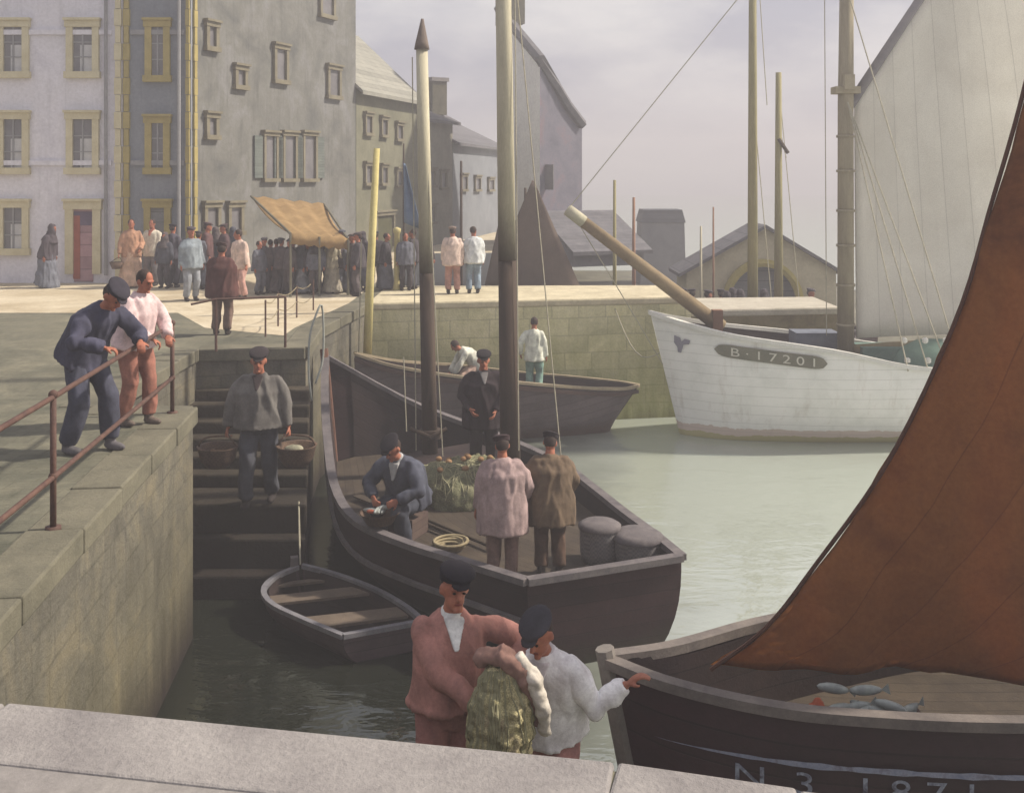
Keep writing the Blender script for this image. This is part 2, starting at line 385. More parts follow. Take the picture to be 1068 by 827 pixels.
# landing stairs
st = thing('landing_stairs', 'shade-toned wet stone landing steps going down to the water in the quay recess', 'stone stairs', (-3.6, 13.3, 0))
xl = -4.76
def xr(y): return -2.6 - .17 * (y - 13.3)
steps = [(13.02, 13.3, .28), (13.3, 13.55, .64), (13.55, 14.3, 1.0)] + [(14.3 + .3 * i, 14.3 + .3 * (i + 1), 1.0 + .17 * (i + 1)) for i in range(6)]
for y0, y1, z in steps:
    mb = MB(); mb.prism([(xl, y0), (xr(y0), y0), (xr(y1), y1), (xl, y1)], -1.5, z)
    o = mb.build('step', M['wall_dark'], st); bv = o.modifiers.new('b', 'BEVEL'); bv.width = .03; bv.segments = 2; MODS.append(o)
# steps under the two men in the foreground
s2 = thing('boarding_steps', 'stone boarding steps hidden below the quay edge under the two front men', 'stone steps', (-.4, 5.6, 0))
MB().prism([(-1.15, 4.98), (.5, 4.75), (.5, 6.75), (-1.15, 6.75)], -1.5, 1.2).build('step', M['wall_dark'], s2)
MB().prism([(-1.75, 5.08), (-1.152, 4.99), (-1.152, 6.2), (-1.75, 6.2)], -1.5, .75).build('step', M['wall_dark'], s2)

# ------------------------------------------------------------------ buildings
M['slate'] = mat('slate_roof', (84, 84, 90), (112, 110, 114), 3, .8, .5, 25, planks=.22)
M['pane'] = mat('window_glass', (92, 90, 94), (120, 118, 120), 2, .25, .05, spec=.6)
M['bar'] = mat('grey_window_bar', (128, 128, 132), (148, 148, 150), 4)
M['curtain'] = mat('lace_curtain', (176, 176, 178), (200, 200, 200), 4)
def building(label, A, B, depth, zt, m, roof=None, name='town_house', ridge=2.2, zt2=None):
    """box with front wall from A to B (XY), going back by depth, pitched roof with its ridge parallel to the front"""
    A, B = Vector(A), Vector(B); d = (B - A).normalized(); n = Vector((-d.y, d.x)) * depth; zt2 = zt if zt2 is None else zt2
    root = thing(name, label, 'building', (A.x, A.y, QZ))
    C_, D_ = B + n, A + n; mb = MB()
    for (p, q, za, zb) in ((A, B, zt, zt2), (B, C_, zt2, zt2), (C_, D_, zt2, zt), (D_, A, zt, zt)):
        w = (q - p).length; mb.face([(p.x, p.y, QZ - .3), (q.x, q.y, QZ - .3), (q.x, q.y, zb), (p.x, p.y, za)], [(0, QZ), (w, QZ), (w, zb), (0, za)])
    mA, mB_ = A + n / 2, B + n / 2
    if ridge:
        mb.face([(A.x, A.y, zt), (mA.x, mA.y, zt + ridge), (D_.x, D_.y, zt)]); mb.face([(B.x, B.y, zt2), (C_.x, C_.y, zt2), (mB_.x, mB_.y, zt2 + ridge)])
    mb.build('wall', m, root)
    rb = MB(); e = n.normalized() * .3; t = .12; dd = d * .15
    for s0, s1 in ((A, B), (D_, C_)):
        sg = -e if s0 == A else e
        a, b = s0 + sg - dd, s1 + sg + dd; ma, mb2 = mA - dd, mB_ + dd; dz = -ridge * .3 / (depth / 2)
        top = [(a.x, a.y, zt + t + dz), (b.x, b.y, zt2 + t + dz), (mb2.x, mb2.y, zt2 + ridge + t), (ma.x, ma.y, zt + ridge + t)]
        bot = [(x, y, z - t + .004) for x, y, z in top]
        L_ = (Vector(top[1]) - Vector(top[0])).length; H_ = (Vector(top[3]) - Vector(top[0])).length
        rb.face(top, [(0, 0), (L_, 0), (L_, H_), (0, H_)]); rb.face(list(reversed(bot)))
        for i in range(4): j = (i + 1) % 4; rb.face([top[i], bot[i], bot[j], top[j]])
    rb.build('roof', roof or M['slate'], root)
    root['_A'] = list(A); root['_B'] = list(B)
    return root
def onwall(root, px, py):
    A, B = Vector(root['_A']), Vector(root['_B']); k = (px - CX) / F_PX; d = B - A
    t = (k * A.y - A.x) / (d.x - k * d.y); q = A + d * t
    return t * d.length, ZD(py, q.y)
def window(root, u0, u1, z0, z1, mf, sw=.16, lintel=.05, pane=None, curtain=True, name='window', bars=True, door=None):
    A, B = Vector(root['_A']), Vector(root['_B']); d = (B - A).normalized(); n = Vector((d.y, -d.x)); rz = math.atan2(d.y, d.x)
    def bx(mb, ua, ub, za, zb, o0, o1):
        c = A + d * ((ua + ub) / 2) + n * ((o0 + o1) / 2); mb.box((c.x, c.y, (za + zb) / 2), (abs(ub - ua), abs(o1 - o0), abs(zb - za)), rz)
    fr = MB(); bx(fr, u0, u0 + sw, z0 + sw, z1 - sw, .003, .09); bx(fr, u1 - sw, u1, z0 + sw, z1 - sw, .003, .09)
    bx(fr, u0 - .03, u1 + .03, z1 - sw, z1, .003, .11); bx(fr, u0 - lintel, u1 + lintel, z1, z1 + .06, .003, .16)
    if not door: bx(fr, u0 - .04, u1 + .04, z0, z0 + sw, .003, .13)
    w = fr.build(name, mf, root); zb = z0 + (0 if door else sw)
    pb = MB(); bx(pb, u0 + sw, u1 - sw, zb, z1 - sw, .004, .02)
    pb.build('door_leaf' if door else 'pane', door or pane or M['pane'], w)
    if bars and not door:
        bb = MB(); um = (u0 + u1) / 2; zh = z1 - sw; hh = zh - z0 - sw
        bx(bb, um - .02, um + .02, z0 + sw, zh, .022, .045)
        for q in (.33, .66): bx(bb, u0 + sw, um - .022, z0 + sw + hh * q - .015, z0 + sw + hh * q + .015, .022, .04); bx(bb, um + .022, u1 - sw, z0 + sw + hh * q - .015, z0 + sw + hh * q + .015, .022, .04)
        bb.build('glazing_bar', M['bar'], w)
    if curtain and not door:
        cb = MB(); um = u0 + sw + (u1 - u0 - 2 * sw) * .35; bx(cb, um, u1 - sw - .02, z0 + sw, z0 + sw + (z1 - z0 - 2 * sw) * .6, .0205, .0215); cb.build('curtain', M['curtain'], w)
    return w
def win_px(root, x0, y0, x1, y1, mf, **k):
    u0, z1 = onwall(root, x0, y0); u1, _ = onwall(root, x1, y0); _, z0 = onwall(root, (x0 + x1) / 2, y1); return window(root, u0, u1, z0, z1, mf, **k)
def strip(root, px0, px1, z0, z1, m, name='quoin', off=.07):
    A, B = Vector(root['_A']), Vector(root['_B']); d = (B - A).normalized(); n = Vector((d.y, -d.x)); rz = math.atan2(d.y, d.x)
    u0, u1 = onwall(root, px0, 100)[0], onwall(root, px1, 100)[0]; mb = MB(); z = z0; i = 0
    while z < z1:
        h = min(.42, z1 - z); w = (u1 - u0) * (1.0 if i % 2 else .72); c = A + d * ((u0 + u1) / 2) + n * off / 2
        mb.box((c.x, c.y, z + h / 2), (w, off, h - .015), rz); z += h; i += 1
    return mb.build(name, m, root)
cream = mat('cream_window_stone', (190, 180, 146), (208, 200, 170), 3); ochre = mat('ochre_window_stone', (148, 134, 80), (172, 156, 98), 3)
w1 = mat('limewash_white', (198, 196, 206), (220, 218, 226), .8, .9, .3, 12, c3=(210, 208, 214), streak=.25)
w2 = mat('grey_blue_render', (114, 120, 130), (138, 142, 150), .9, .9, .3, 14, streak=.35)
DF = 25.9
b1 = building('white town house with cream window frames and a pink door', (XD(-230, DF), DF), (XD(128, DF), DF), 8, 13.0, w1)
for (cx0, cx1) in ((70, 104), (-2, 31), (-74, -41), (-146, -113)):
    for (ya, yb) in ((118, 182), (22, 82), (-74, -14)): win_px(b1, cx0, ya, cx1, yb, cream)
    if cx0 != 70: win_px(b1, cx0, 210, cx1, 266, cream)
pinkdoor = mat('faded_pink_door', (152, 118, 124), (176, 140, 146), 3, planks=.3)
dw = win_px(b1, 69, 210, 106, 294, cream, door=pinkdoor, name='doorway', sw=.2)
u0, _ = onwall(b1, 77, 100); u1, _ = onwall(b1, 84, 100)
mbd = MB(); mbd.box((b1['_A'][0] + (u0 + u1) / 2, DF - .03, ZD(258, DF)), (u1 - u0, .015, 1.55)); mbd.build('door_side_panel', mat('russet_paint', (140, 66, 48), (164, 84, 60)), dw)
mbd = MB(); mbd.box((b1['_A'][0] + onwall(b1, 87, 100)[0], DF - .028, ZD(228, DF)), (.48, .014, .34)); mbd.build('fanlight', mat('dusky_fanlight', (78, 66, 88), (98, 84, 106)), dw)
strip(b1, 120, 127.5, QZ, 13, cream)
b2 = building('narrow grey blue house with ochre window frames beside the white house', (XD(128.6, DF), DF + .01), (XD(199, DF), DF + .01), 8, 12.2, w2)
for (ya, yb) in ((22, 86), (122, 182), (-78, -16)): win_px(b2, 152, ya, 178, yb, ochre, curtain=False, bars=True)
win_px(b2, 151, 210, 179, 296, ochre, door=mat('grey_door', (104, 106, 108), (128, 128, 128), planks=.25), name='doorway')
strip(b2, 129, 136, QZ, 12, ochre); strip(b2, 194, 198.5, QZ, 12, ochre)
w3 = mat('weathered_brown_render', (86, 88, 88), (110, 110, 106), .9, .95, .6, 10, c3=(128, 128, 130), streak=.45)
b3 = building('tall weathered grey brown house with three tall shuttered windows above the awning', (XD(199.6, 26.0), 26.02), (XD(371, 33.5), 33.5), 8, 12.6, w3, ridge=2.0)
sh = mat('teal_shutter', (88, 96, 94), (108, 114, 108), 3, planks=.08); dkf = mat('dingy_window_stone', (104, 98, 82), (126, 120, 102), 3)
for (x0, y0, x1, y1) in ((243, 68, 256, 94), (213, 118, 226, 146), (284, 46, 299, 88), (340, 68, 354, 104), (211, 212, 228, 246), (236, 212, 252, 246), (332, -20, 348, 20), (213, 22, 226, 54)):
    win_px(b3, x0, y0, x1, y1, dkf, curtain=False, bars=False, sw=.12)
for (x0, x1) in ((273, 288), (293, 308), (314, 329)):
    w_ = win_px(b3, x0, 138, x1, 190, dkf, curtain=False, bars=False, sw=.1)
    u0, z1 = onwall(b3, x0, 142); u1, _ = onwall(b3, x1, 142); z0 = onwall(b3, (x0 + x1) / 2, 186)[1]
    A, B = Vector(b3['_A']), Vector(b3['_B']); d = (B - A).normalized(); n = Vector((d.y, -d.x)); rz = math.atan2(d.y, d.x)
    for uu in (u0 - .22, u1 + .22):
        c = A + d * uu + n * .04; MB().box((c.x, c.y, (z0 + z1) / 2), (.36, .05, z1 - z0), rz).build('shutter', sh, w_)
strip(b3, 200.5, 204, QZ, 12, ochre)
pale = mat('pale_slate_roof', (128, 128, 120), (150, 148, 138), 2.5, .85, .4, 20, planks=.25)
w4 = mat('olive_grey_render', (100, 100, 84), (124, 122, 104), 1.2, .95, .4, 12)
b4 = building('lower olive grey house with a pale slate roof next to the tall brown house', (XD(371.5, 33.6), 33.6), (XD(437, 39), 39), 5, 8.1, w4, roof=pale, ridge=2.3)
for (x0, y0, x1, y1) in ((379, 118, 387, 142), (396, 122, 403, 144), (412, 128, 419, 148), (379, 170, 387, 194), (396, 172, 403, 194), (412, 176, 419, 196)): win_px(b4, x0, y0, x1, y1, dkf, curtain=False, bars=False, sw=.1)
win_px(b4, 390, 222, 410, 262, dkf, door=mat('dark_green_shop_front', (62, 64, 40), (80, 78, 50)), name='shop_front', sw=.12)
b5 = building('narrow grey stone house with a stubby chimney, fifth in the quay row', (XD(437.4, 39.1), 39.1), (XD(472, 42), 42), 4, 7.4, mat('grey_stone', (120, 118, 108), (146, 142, 130), 1.5, .95, .5, 10), ridge=1.0)
MB().box((-3.0, 41.6, 8.3), (.65, .6, 1.3), .6).build('chimney', M['coping_dark'], b5); MB().box((-3.0, 41.6, 9.03), (.78, .72, .15), .6).build('chimney_cap', M['coping'], b5)
b6 = building('low bluish grey house seen between the two boat masts', (XD(472.3, 42.1), 42.1), (XD(526, 52), 52), 5, 6.6, mat('bluish_render', (112, 116, 124), (134, 138, 144), 1.2), ridge=1.2)
for r_, lst in ((b5, ((446, 176, 453, 196), (458, 178, 465, 198), (446, 214, 453, 234))), (b6, ((480, 182, 486, 200), (494, 184, 500, 200), (508, 186, 514, 200)))):
    for q in lst: win_px(r_, *q, dkf, curtain=False, sw=.1, bars=False)
for b_, px0, px1, zg in ((b1, -228, 117, 12.75), (b2, 137, 193, 12.0)):
    A = Vector(b_['_A']); u0, u1 = onwall(b_, px0, 100)[0], onwall(b_, px1, 100)[0]; gm = MB(); gm.tube([(A.x + u0, DF - .18, zg), (A.x + u1, DF - .18, zg)], .07, 8); gm.build('gutter', M['bar'], b_)
    ud = onwall(b_, (112 if b_ is b1 else 188), 100)[0]; MB().tube([(A.x + ud, DF - .1, zg), (A.x + ud, DF - .1, QZ + .2)], .045, 8).build('downpipe', M['bar'], b_)
    for z_ in (5.55, 8.75): MB().box((A.x + (u0 + u1) / 2, DF - .03, z_), (u1 - u0, .06, .12)).build('string_course', M['bar'] if b_ is b2 else w1, b_)
# the tall house at the end of the quay: lit face painted white, shaded side painted grey
b7 = thing('gable_house', 'tall house with a white wall and side painted grey for shade, at the quay end', 'building', (1, 38, QZ))
a0, a1, a2, a3 = (XD(520, 41), 41), (XD(563, 37.5), 37.5), (XD(607, 39.5), 39.5), (XD(575, 44), 44)
zA, zB, zC = ZD(12, 41), ZD(66, 37.5), ZD(132, 39.5)
MB().face([(a0[0], a0[1], QZ - .3), (a1[0], a1[1], QZ - .3), (a1[0], a1[1], zB), (a0[0], a0[1], zA)]).build('front_wall', mat('white_lit_wall', (222, 222, 220), (236, 236, 232), .8, .9, .2, 10), b7)
MB().face([(a1[0], a1[1], QZ - .3), (a2[0], a2[1], QZ - .3), (a2[0], a2[1], zC), (XD(592, 38.8), 38.8, ZD(112, 38.8)), (XD(580, 38.3), 38.3, ZD(92, 38.3)), (a1[0], a1[1], zB)]).build('side_wall',
    mat('shaded_side_wall', (86, 86, 98), (106, 104, 116), 1.2, .9, .4, 16, c3=(120, 100, 106)), b7)
MB().face([(a2[0], a2[1], QZ - .3), (a3[0], a3[1], QZ - .3), (a3[0], a3[1], zC), (a2[0], a2[1], zC)]).face([(a3[0], a3[1], QZ - .3), (a0[0], a0[1], QZ - .3), (a0[0], a0[1], zA), (a3[0], a3[1], zC)]).build('back_wall', M['slate'], b7)
MB().tube([(a0[0], a0[1], zA + .1), (a1[0] + .02, a1[1] - .1, zB + .12), (XD(580, 38.3), 38.2, ZD(91, 38.3)), (XD(592, 38.8), 38.7, ZD(111, 38.8)), (a2[0], a2[1] - .1, zC + .05)], .2, 6).face(
    [(a0[0], a0[1], zA), (a1[0], a1[1], zB), (XD(580, 38.3), 38.3, ZD(92, 38.3)), (a2[0], a2[1], zC), (a3[0], a3[1], zC)]).build('roof', M['slate'], b7)
MB().box((XD(532, 40), 40.2, 12.0), (.9, .9, 2.0), .3).build('chimney', M['coping_dark'], b7)
MB().box((XD(571, 37.9), 37.7, 5.2), (.05, .5, .9), 1.0).build('window', M['pane'], b7)
# far side: low roof, square tower, boat shed
lq = MB().prism([(2.2, 29), (14, 29), (14, 52), (2.2, 52)], -1.5, .6).build('lower_quay', M['paving']); struct(lq)
hz = building('low hazy warehouse with a long sloping roof behind the bowsprit', (XD(598, 34), 34), (XD(672, 35), 35), 5, ZD(262, 34), mat('hazy_warehouse_wall', (92, 94, 102), (112, 112, 118), 1.5), name='warehouse', ridge=1.1)
tw = thing('square_tower', 'square grey tower house with a darker flat top beyond the pier', 'building', (XD(692, 45), 46, .6))
MB().box((XD(692, 45), 46, 1.9), (1.95, 1.95, 2.7), 0, .93).build('wall', mat('tower_render', (112, 114, 120), (130, 130, 134), 1.5), tw)
MB().box((XD(692, 45), 46, 3.53), (1.92, 1.92, .55), 0, .86).build('roof', mat('tower_slate', (74, 76, 84), (92, 94, 100), 1.5, planks=.1), tw)
sdh = thing('boat_shed', 'cream gabled boat shed with a wide ochre arched doorway', 'shed', (XD(793, 31), 31, .6))
ye, x0, x1, xm = 31.0, XD(716, 31), XD(872, 31), XD(797, 31); ze, zp = ZD(283, 31), ZD(237, 31)
cxa, rxa, zs_ = XD(795, 31), XD(834, 31) - XD(795, 31), ZD(318, 31)
arch = [(cxa + rxa * math.cos(t), zs_ + (ZD(274, 31) - zs_) * math.sin(t)) for t in [math.pi * i / 16 for i in range(17)]]
poly = [(x0, .6), (cxa - rxa, .6)] + list(reversed(arch)) + [(cxa + rxa, .6), (x1, .6), (x1, ze), (xm, zp), (x0, ze)]
mb = MB(); mb.face([(x, ye, z) for x, z in poly]); mb.face([(x1, ye, .6), (x1, ye + 1.8, .6), (x1, ye + 1.8, ze), (x1, ye, ze)]); mb.face([(x0, ye, .6), (x0, ye, ze), (x0, ye + 1.8, ze), (x0, ye + 1.8, .6)])
mb.face([(x0, ye + 1.8, .6), (x0, ye + 1.8, ze), (xm, ye + 1.8, zp), (x1, ye + 1.8, ze), (x1, ye + 1.8, .6)])
mb.build('wall', mat('cream_render', (168, 160, 136), (188, 180, 156), 1.5, .9, .3, 14), sdh)
mb = MB(); ar2 = [Vector((x, ye - .06, z)) for x, z in [(cxa + rxa, .6)] + arch + [(cxa - rxa, .6)]]; mb.tube(ar2, (.13), 6); mb.build('arch_trim', mat('ochre_arch', (150, 138, 74), (172, 158, 92)), sdh)
MB().box((cxa, ye + .5, 1.3), (rxa * 2.1, .1, 2.6)).build('door_leaf', mat('blue_grey_shed_door', (110, 114, 124), (128, 130, 136), 2, planks=.3), sdh)
mb = MB()
for sx, xe in ((1, x1), (-1, x0)):
    a = Vector((xm, ye - .25, zp + .08)); b = Vector((xe + sx * .25, ye - .25, ze - .05)); dy = Vector((0, 2.1, 0)); t = Vector((0, 0, .1))
    mb.face([a, b, b + dy, a + dy]); mb.face([a - t, a - t + dy, b - t + dy, b - t]); mb.face([a, a - t, b - t, b]); mb.face([b, b - t, b + dy - t, b + dy])
mb.build('roof', M['slate'], sdh)

# ------------------------------------------------------------------ railings
iron = mat('rusty_iron', (70, 50, 46), (98, 72, 62), 8, .7, .3, 60)
rl = thing('iron_railing', 'rusty two bar iron railing along the top of the left quay wall', 'railing', (-3.38, 7.77, QZ))
rp = [(-3.03, 3.96), (-3.38, 7.77), (-3.73, 11.58)]
for x, y in rp: 
    MB().tube([(x, y, QZ), (x, y, QZ + 1.0)], .024, 8).ball((x, y, QZ + 1.0), (.035, .035, .035)).ball((x, y, QZ + .4), (.034, .034, .034)).tube([(x, y, QZ - .002), (x, y, QZ + .03)], .06, 8).build('post', iron, rl, True)
for h in (.99, .40): MB().tube([(x, y, QZ + h + .012 * math.sin(i * 2)) for i, (x, y) in enumerate([(-2.94, 3.0)] + rp)], .021, 8).build('rail', iron, rl, True)
r2 = thing('stair_railing', 'short iron railing post and bar at the head of the landing stairs', 'railing', (-4.3, 15.5, QZ))
for x, y in ((-4.42, 15.75), (-3.45, 16.05)): MB().tube([(x, y, QZ), (x, y, QZ + .78)], .02, 6).build('post', iron, r2)
MB().tube([(-4.75, 15.6, QZ + .72), (-4.42, 15.75, QZ + .78), (-3.45, 16.05, QZ + .78)], .018, 6).build('rail', iron, r2)
r3 = thing('rope_fence', 'rope fence on thin posts along the quay edge behind the stairs', 'fence', (-3.5, 18, QZ))
rope = mat('hemp_rope', (120, 108, 84), (150, 138, 110), 8); pp = [(-3.42, 17.2), (-3.48, 18.4), (-3.38, 19.5), (-3.28, 20.6)]
for x, y in pp: MB().tube([(x - .6, y, QZ), (x - .6, y, QZ + .6)], .016, 6).build('post', iron, r3)
for h in (.57, .3):
    pts = []
    for (xa, ya), (xb, yb) in zip(pp, pp[1:]):
        for i in range(6): t = i / 6; pts.append((xa - .6 + (xb - xa) * t, ya + (yb - ya) * t, QZ + h - .08 * math.sin(math.pi * t)))
    MB().tube(pts, .008, 5).build('rope', rope, r3)
hr = thing('stair_handrail', 'thin bent iron handrail standing upright beside the landing stairs', 'handrail', (-3.1, 16, 1.9))
MB().tube(crv([P(325, 418, 15.6), P(322, 388, 15.6), P(323, 352, 15.7), P(329, 330, 15.8), P(336, 320, 15.9), P(337, 372, 15.9), P(329, 400, 15.7)], 24), .016, 6).build('pipe', mat('worn_white_iron', (130, 134, 128), (160, 164, 158)), hr, True)
# awning
aw = thing('awning', 'faded orange canvas awning sheltering the dark crowd on the quay', 'awning', (-6, 27, QZ))
TL, TR, BR, BL = P(262, 205, 26.6), P(338, 213, 26.9), P(363, 250, 23.2), P(303, 244, 22.9)
rows = []
for i in range(13):
    u = i / 12; a, b = TL.lerp(TR, u), BL.lerp(BR, u)
    rows.append([a.lerp(b, v / 8) + Vector((0, 0, -.12 * math.sin(math.pi * v / 8) - .03 * math.sin(u * 25))) for v in range(9)] + [b + Vector((0, -.02, -.22 - .03 * math.sin(u * 40)))])
mods(MB().grid(rows).build('canvas', mat('faded_orange_canvas', (152, 124, 84), (182, 152, 108), 2.5, .9, .2, 50, transl=.3), aw, True), solid=.02)
for p, q in ((BL, 0), (BR, 0), (BL.lerp(BR, .5), 0)): MB().tube([(p.x, p.y, QZ), (p.x, p.y, p.z)], .03, 6).build('pole', M['coping_dark'], aw)
for p, q in ((TL, BL), (TR, BR)): MB().tube([p, q], .03, 6).build('rafter', M['coping_dark'], aw)

# ------------------------------------------------------------------ boats
def hullsurf(near, far, kz, p=2.6, rake=0.0, m=9, stem_pow=5):
    """returns function (i,side,t) -> point; stations run stern (0) to bow (n-1)"""
    n = len(near); ax = ((near[-1] + far[-1]) / 2 - (near[0] + far[0]) / 2); ax.z = 0; ax.normalize()
    def f(i, side, t):
        g = near[i] if side == 0 else far[i]; c = (near[i] + far[i]) / 2
        k = t ** p; q = g.lerp(Vector((c.x, c.y, g.z)), k); q = Vector((q.x, q.y, g.z + (kz - g.z) * t))
        q -= ax * rake * t * (i / (n - 1)) ** stem_pow
        return q
    return f, ax
def make_hull(root, near, far, kz, zdeck, mh, mg, mi, md, n=25, p=2.6, rake=0, gw=.12, gh=.07, transom=True, lip=.04):
    near, far = crv(near, n), crv(far, n); f, ax = hullsurf(near, far, kz, p, rake); T = 9
    rows = [[f(i, 0, t / T) for t in range(T + 1)] + [f(i, 1, t / T) for t in range(T - 1, -1, -1)] for i in range(n)]
    MB().grid(rows, flip=True).build('hull', mh, root, True)
    if transom:
        r = rows[0]; MB().face(list(r)).build('transom', mh, root)
    up = Vector((0, 0, .02))
    for g in (near, far): MB().rail([q + up for q in g], gw, gh).build('gunwale', mg, root)
    if transom: MB().rail([near[0] + up * 1.2, far[0] + up * 1.2], gw, gh).build('transom_cap', mg, root)
    # inner lining + deck
    def inner(i, s, z):
        g = near[i] if s == 0 else far[i]; t = max(0, (g.z - z) / (g.z - kz)); q = f(i, s, t); c = (f(i, 0, t) + f(i, 1, t)) / 2; v = c - q; v.z = 0
        L_ = v.length; q = q + v * min(1, .055 / max(L_, 1e-3)); q.z = z if t > 0 else g.z - .01; return q
    rn = [[inner(i, 0, near[i].z - .01), inner(i, 0, min((near[i].z + zdeck) / 2, near[i].z - .01)), inner(i, 0, zdeck)] for i in range(n - 1)]
    rf = [[inner(i, 1, far[i].z - .01), inner(i, 1, min((far[i].z + zdeck) / 2, far[i].z - .01)), inner(i, 1, zdeck)] for i in range(n - 1)]
    MB().grid(rn).grid(rf, flip=True).build('inner_planking', mi, root, True)
    dk = [[rn[i][2].lerp(rf[i][2], j / 8) for j in range(9)] for i in range(n - 1)]
    if transom: MB().face([rn[0][2] - ax * -.02, rf[0][2] - ax * -.02, rf[0][0] - ax * -.02, rn[0][0] - ax * -.02]).build('transom_lining', mi, root)
    MB().grid(dk).build('deck', md, root)
    return near, far, f, ax
dark = mat('maroon_black_tar', (32, 16, 20), (50, 29, 31), 1.6, .9, .35, 22, planks=.16, zstain=(.0, .25, (34, 34, 22)))
gun = mat('weathered_grey_gunwale', (80, 76, 80), (112, 106, 106), 5, .85, .4, 50)
inn = mat('dark_inner_planks', (34, 24, 28), (52, 40, 38), 3, .85, .4, 30, planks=.14)
deckm = mat('worn_deck_boards', (54, 46, 40), (78, 68, 56), 2.5, .85, .4, 30, planks=.13)
woodd = mat('dark_mast_wood', (52, 42, 36), (74, 60, 50), 3, .8, .4, 30, stretch=(3, 3, .4))
woodp = mat('pale_painted_mast', (168, 162, 140), (190, 184, 160), 2, .8, .25, 30, stretch=(3, 3, .4))
# --- boat A: dark fishing boat
A_ = thing('fishing_boat', 'big dark tarred fishing boat with two masts, its broad transom turned to the viewer', 'boat', (-.9, 14.2, 0))
V3 = Vector
An = [V3(q) for q in ((.16, 11.05, .98), (-.57, 11.7, .96), (-1.28, 12.3, .96), (-1.92, 13.0, .98), (-2.33, 13.9, 1.1), (-2.62, 15.0, 1.42), (-2.86, 16.1, 1.9), (-3.02, 17.1, 2.3))]
Af = [V3(q) for q in ((1.88, 11.7, 1.0), (1.68, 12.5, .98), (1.42, 13.3, .98), (1.1, 14.3, 1.0), (.65, 15.5, 1.04), (-.3, 16.7, 1.16), (-1.62, 17.35, 1.5), (-3.0, 17.14, 2.3))]
an, af, fA, axA = make_hull(A_, An, Af, -.5, .70, dark, gun, inn, deckm, p=3.0, rake=.5)
MB().tube([an[-1] + V3((-.03, .0, .12)), fA(24, 0, .4), fA(24, 0, .8)], .07, 6).build('stem_post', mat('reddish_stem_wood', (94, 66, 56), (116, 84, 70), 3), A_)
MB().rail([fA(i, 0, .28) + V3((-.03, -.03, 0)) for i in range(0, 24)], .05, .05).build('rubbing_strake', gun, A_)
mb = MB()
for q in range(3): mb.box((-.85 + q * .02, 15.6, .75 + .12 + q * .0), (1.3, .95, .26), .6)
MB().box((-.85, 15.9, .86), (1.3, .95, .32), .6).build('hatch', inn, A_)
# masts
m1b, m1t = V3((XD(449, 16), 16, .7)), P(440, 52, 16); mid = m1b.lerp(m1t, (ZD(285, 16) - .7) / (m1t.z - .7))
MB().tube([m1b, mid], [.12, .108], 12).build('mast', woodd, A_, True)
MB().tube([mid, m1t], [.107, .088], 12).build('mast', mat('cream_mast_paint', (168, 162, 140), (190, 184, 160), 2, .8, .25, 30, stretch=(3, 3, .4), zstain=(3.7, 4.5, (62, 50, 42))), A_, True)
MB().tube([m1t, P(440, 45, 16), P(440.5, 20, 16)], [.12, .1, .02], 10).build('mast_cap', mat('dark_mast_cap', (92, 82, 78), (116, 104, 96)), A_, True)
MB().tube([m1b + V3((0, 0, .55)), m1b + V3((0, 0, .68))], .17, 12).tube([P(428, 447, 15.9), P(449, 456, 15.8), P(466, 447, 15.9)], .03, 6).build('mast_collar', woodd, A_)
m2b = V3((XD(533, 14.6), 14.6, .7)); m2m = P(529, 272, 14.6); m2t = P(523, -150, 14.6)
MB().tube([m2b, m2m], [.145, .125], 12).build('mast', woodd, A_, True)
MB().tube([m2m, m2t], [.124, .10], 12).build('mast', mat('buff_mast_paint', (168, 162, 140), (190, 184, 160), 2, .8, .25, 30, stretch=(3, 3, .4), zstain=(4.0, 4.9, (62, 50, 42))), A_, True)
ropem = mat('pale_rope', (150, 146, 130), (176, 170, 150), 9)
def ropes(root, segs, r=.008, name='rope', m=None):
    for s_ in segs:
        a, b = V3(s_[0]), V3(s_[1]); sag = s_[2] if len(s_) > 2 else 0
        MB().tube([a.lerp(b, i / 8) - V3((0, 0, sag * math.sin(math.pi * i / 8))) for i in range(9)], r, 5).build(name, m or ropem, root)
ropes(A_, [(P(536, -120, 14.5), P(541, 470, 14.5)), (P(421, 372, 15.5), P(424, 450, 15.4)), (m1t, P(462, 480, 15.8), .0), (P(430, 60, 16), P(434, 470, 15.9)), (P(540, 0, 14.6), P(586, 486, 14.4))], .009)
# --- boat B: grey boat alongside the pier
B_ = thing('moored_boat', 'long grey brown boat moored against the pale stone pier', 'boat', (0, 20.8, 0))
Bn = [V3(q) for q in ((2.62, 21.95, .86), (2.15, 21.35, .92), (1.2, 20.85, 1.06), (.1, 20.5, 1.22), (-1.1, 20.2, 1.4), (-2.2, 19.9, 1.64), (-2.95, 19.75, 1.9))]
Bf = [V3(q) for q in ((2.66, 22.05, .86), (2.2, 22.25, .9), (1.2, 22.15, 1.02), (.1, 21.95, 1.15), (-1.1, 21.65, 1.35), (-2.2, 20.7, 1.6), (-2.95, 19.85, 1.9))]
hb = mat('grey_brown_hull', (74, 64, 66), (98, 88, 88), 1.2, .8, .3, 18, planks=.17, zstain=(.1, .3, (70, 50, 42)))
bn, bf, fB, axB = make_hull(B_, list(reversed(Bf)), list(reversed(Bn)), -.3, .8, hb, mat('sand_gunwale', (136, 124, 104), (164, 150, 124), 4), inn, deckm, p=2.0, rake=.95, transom=False, gw=.09, gh=.05, n=31)
MB().rail([q + V3((0, -.05, -.07)) for q in bf], .03, .07).build('rubbing_strake', mat('dark_strake', (60, 44, 42), (78, 60, 54)), B_)
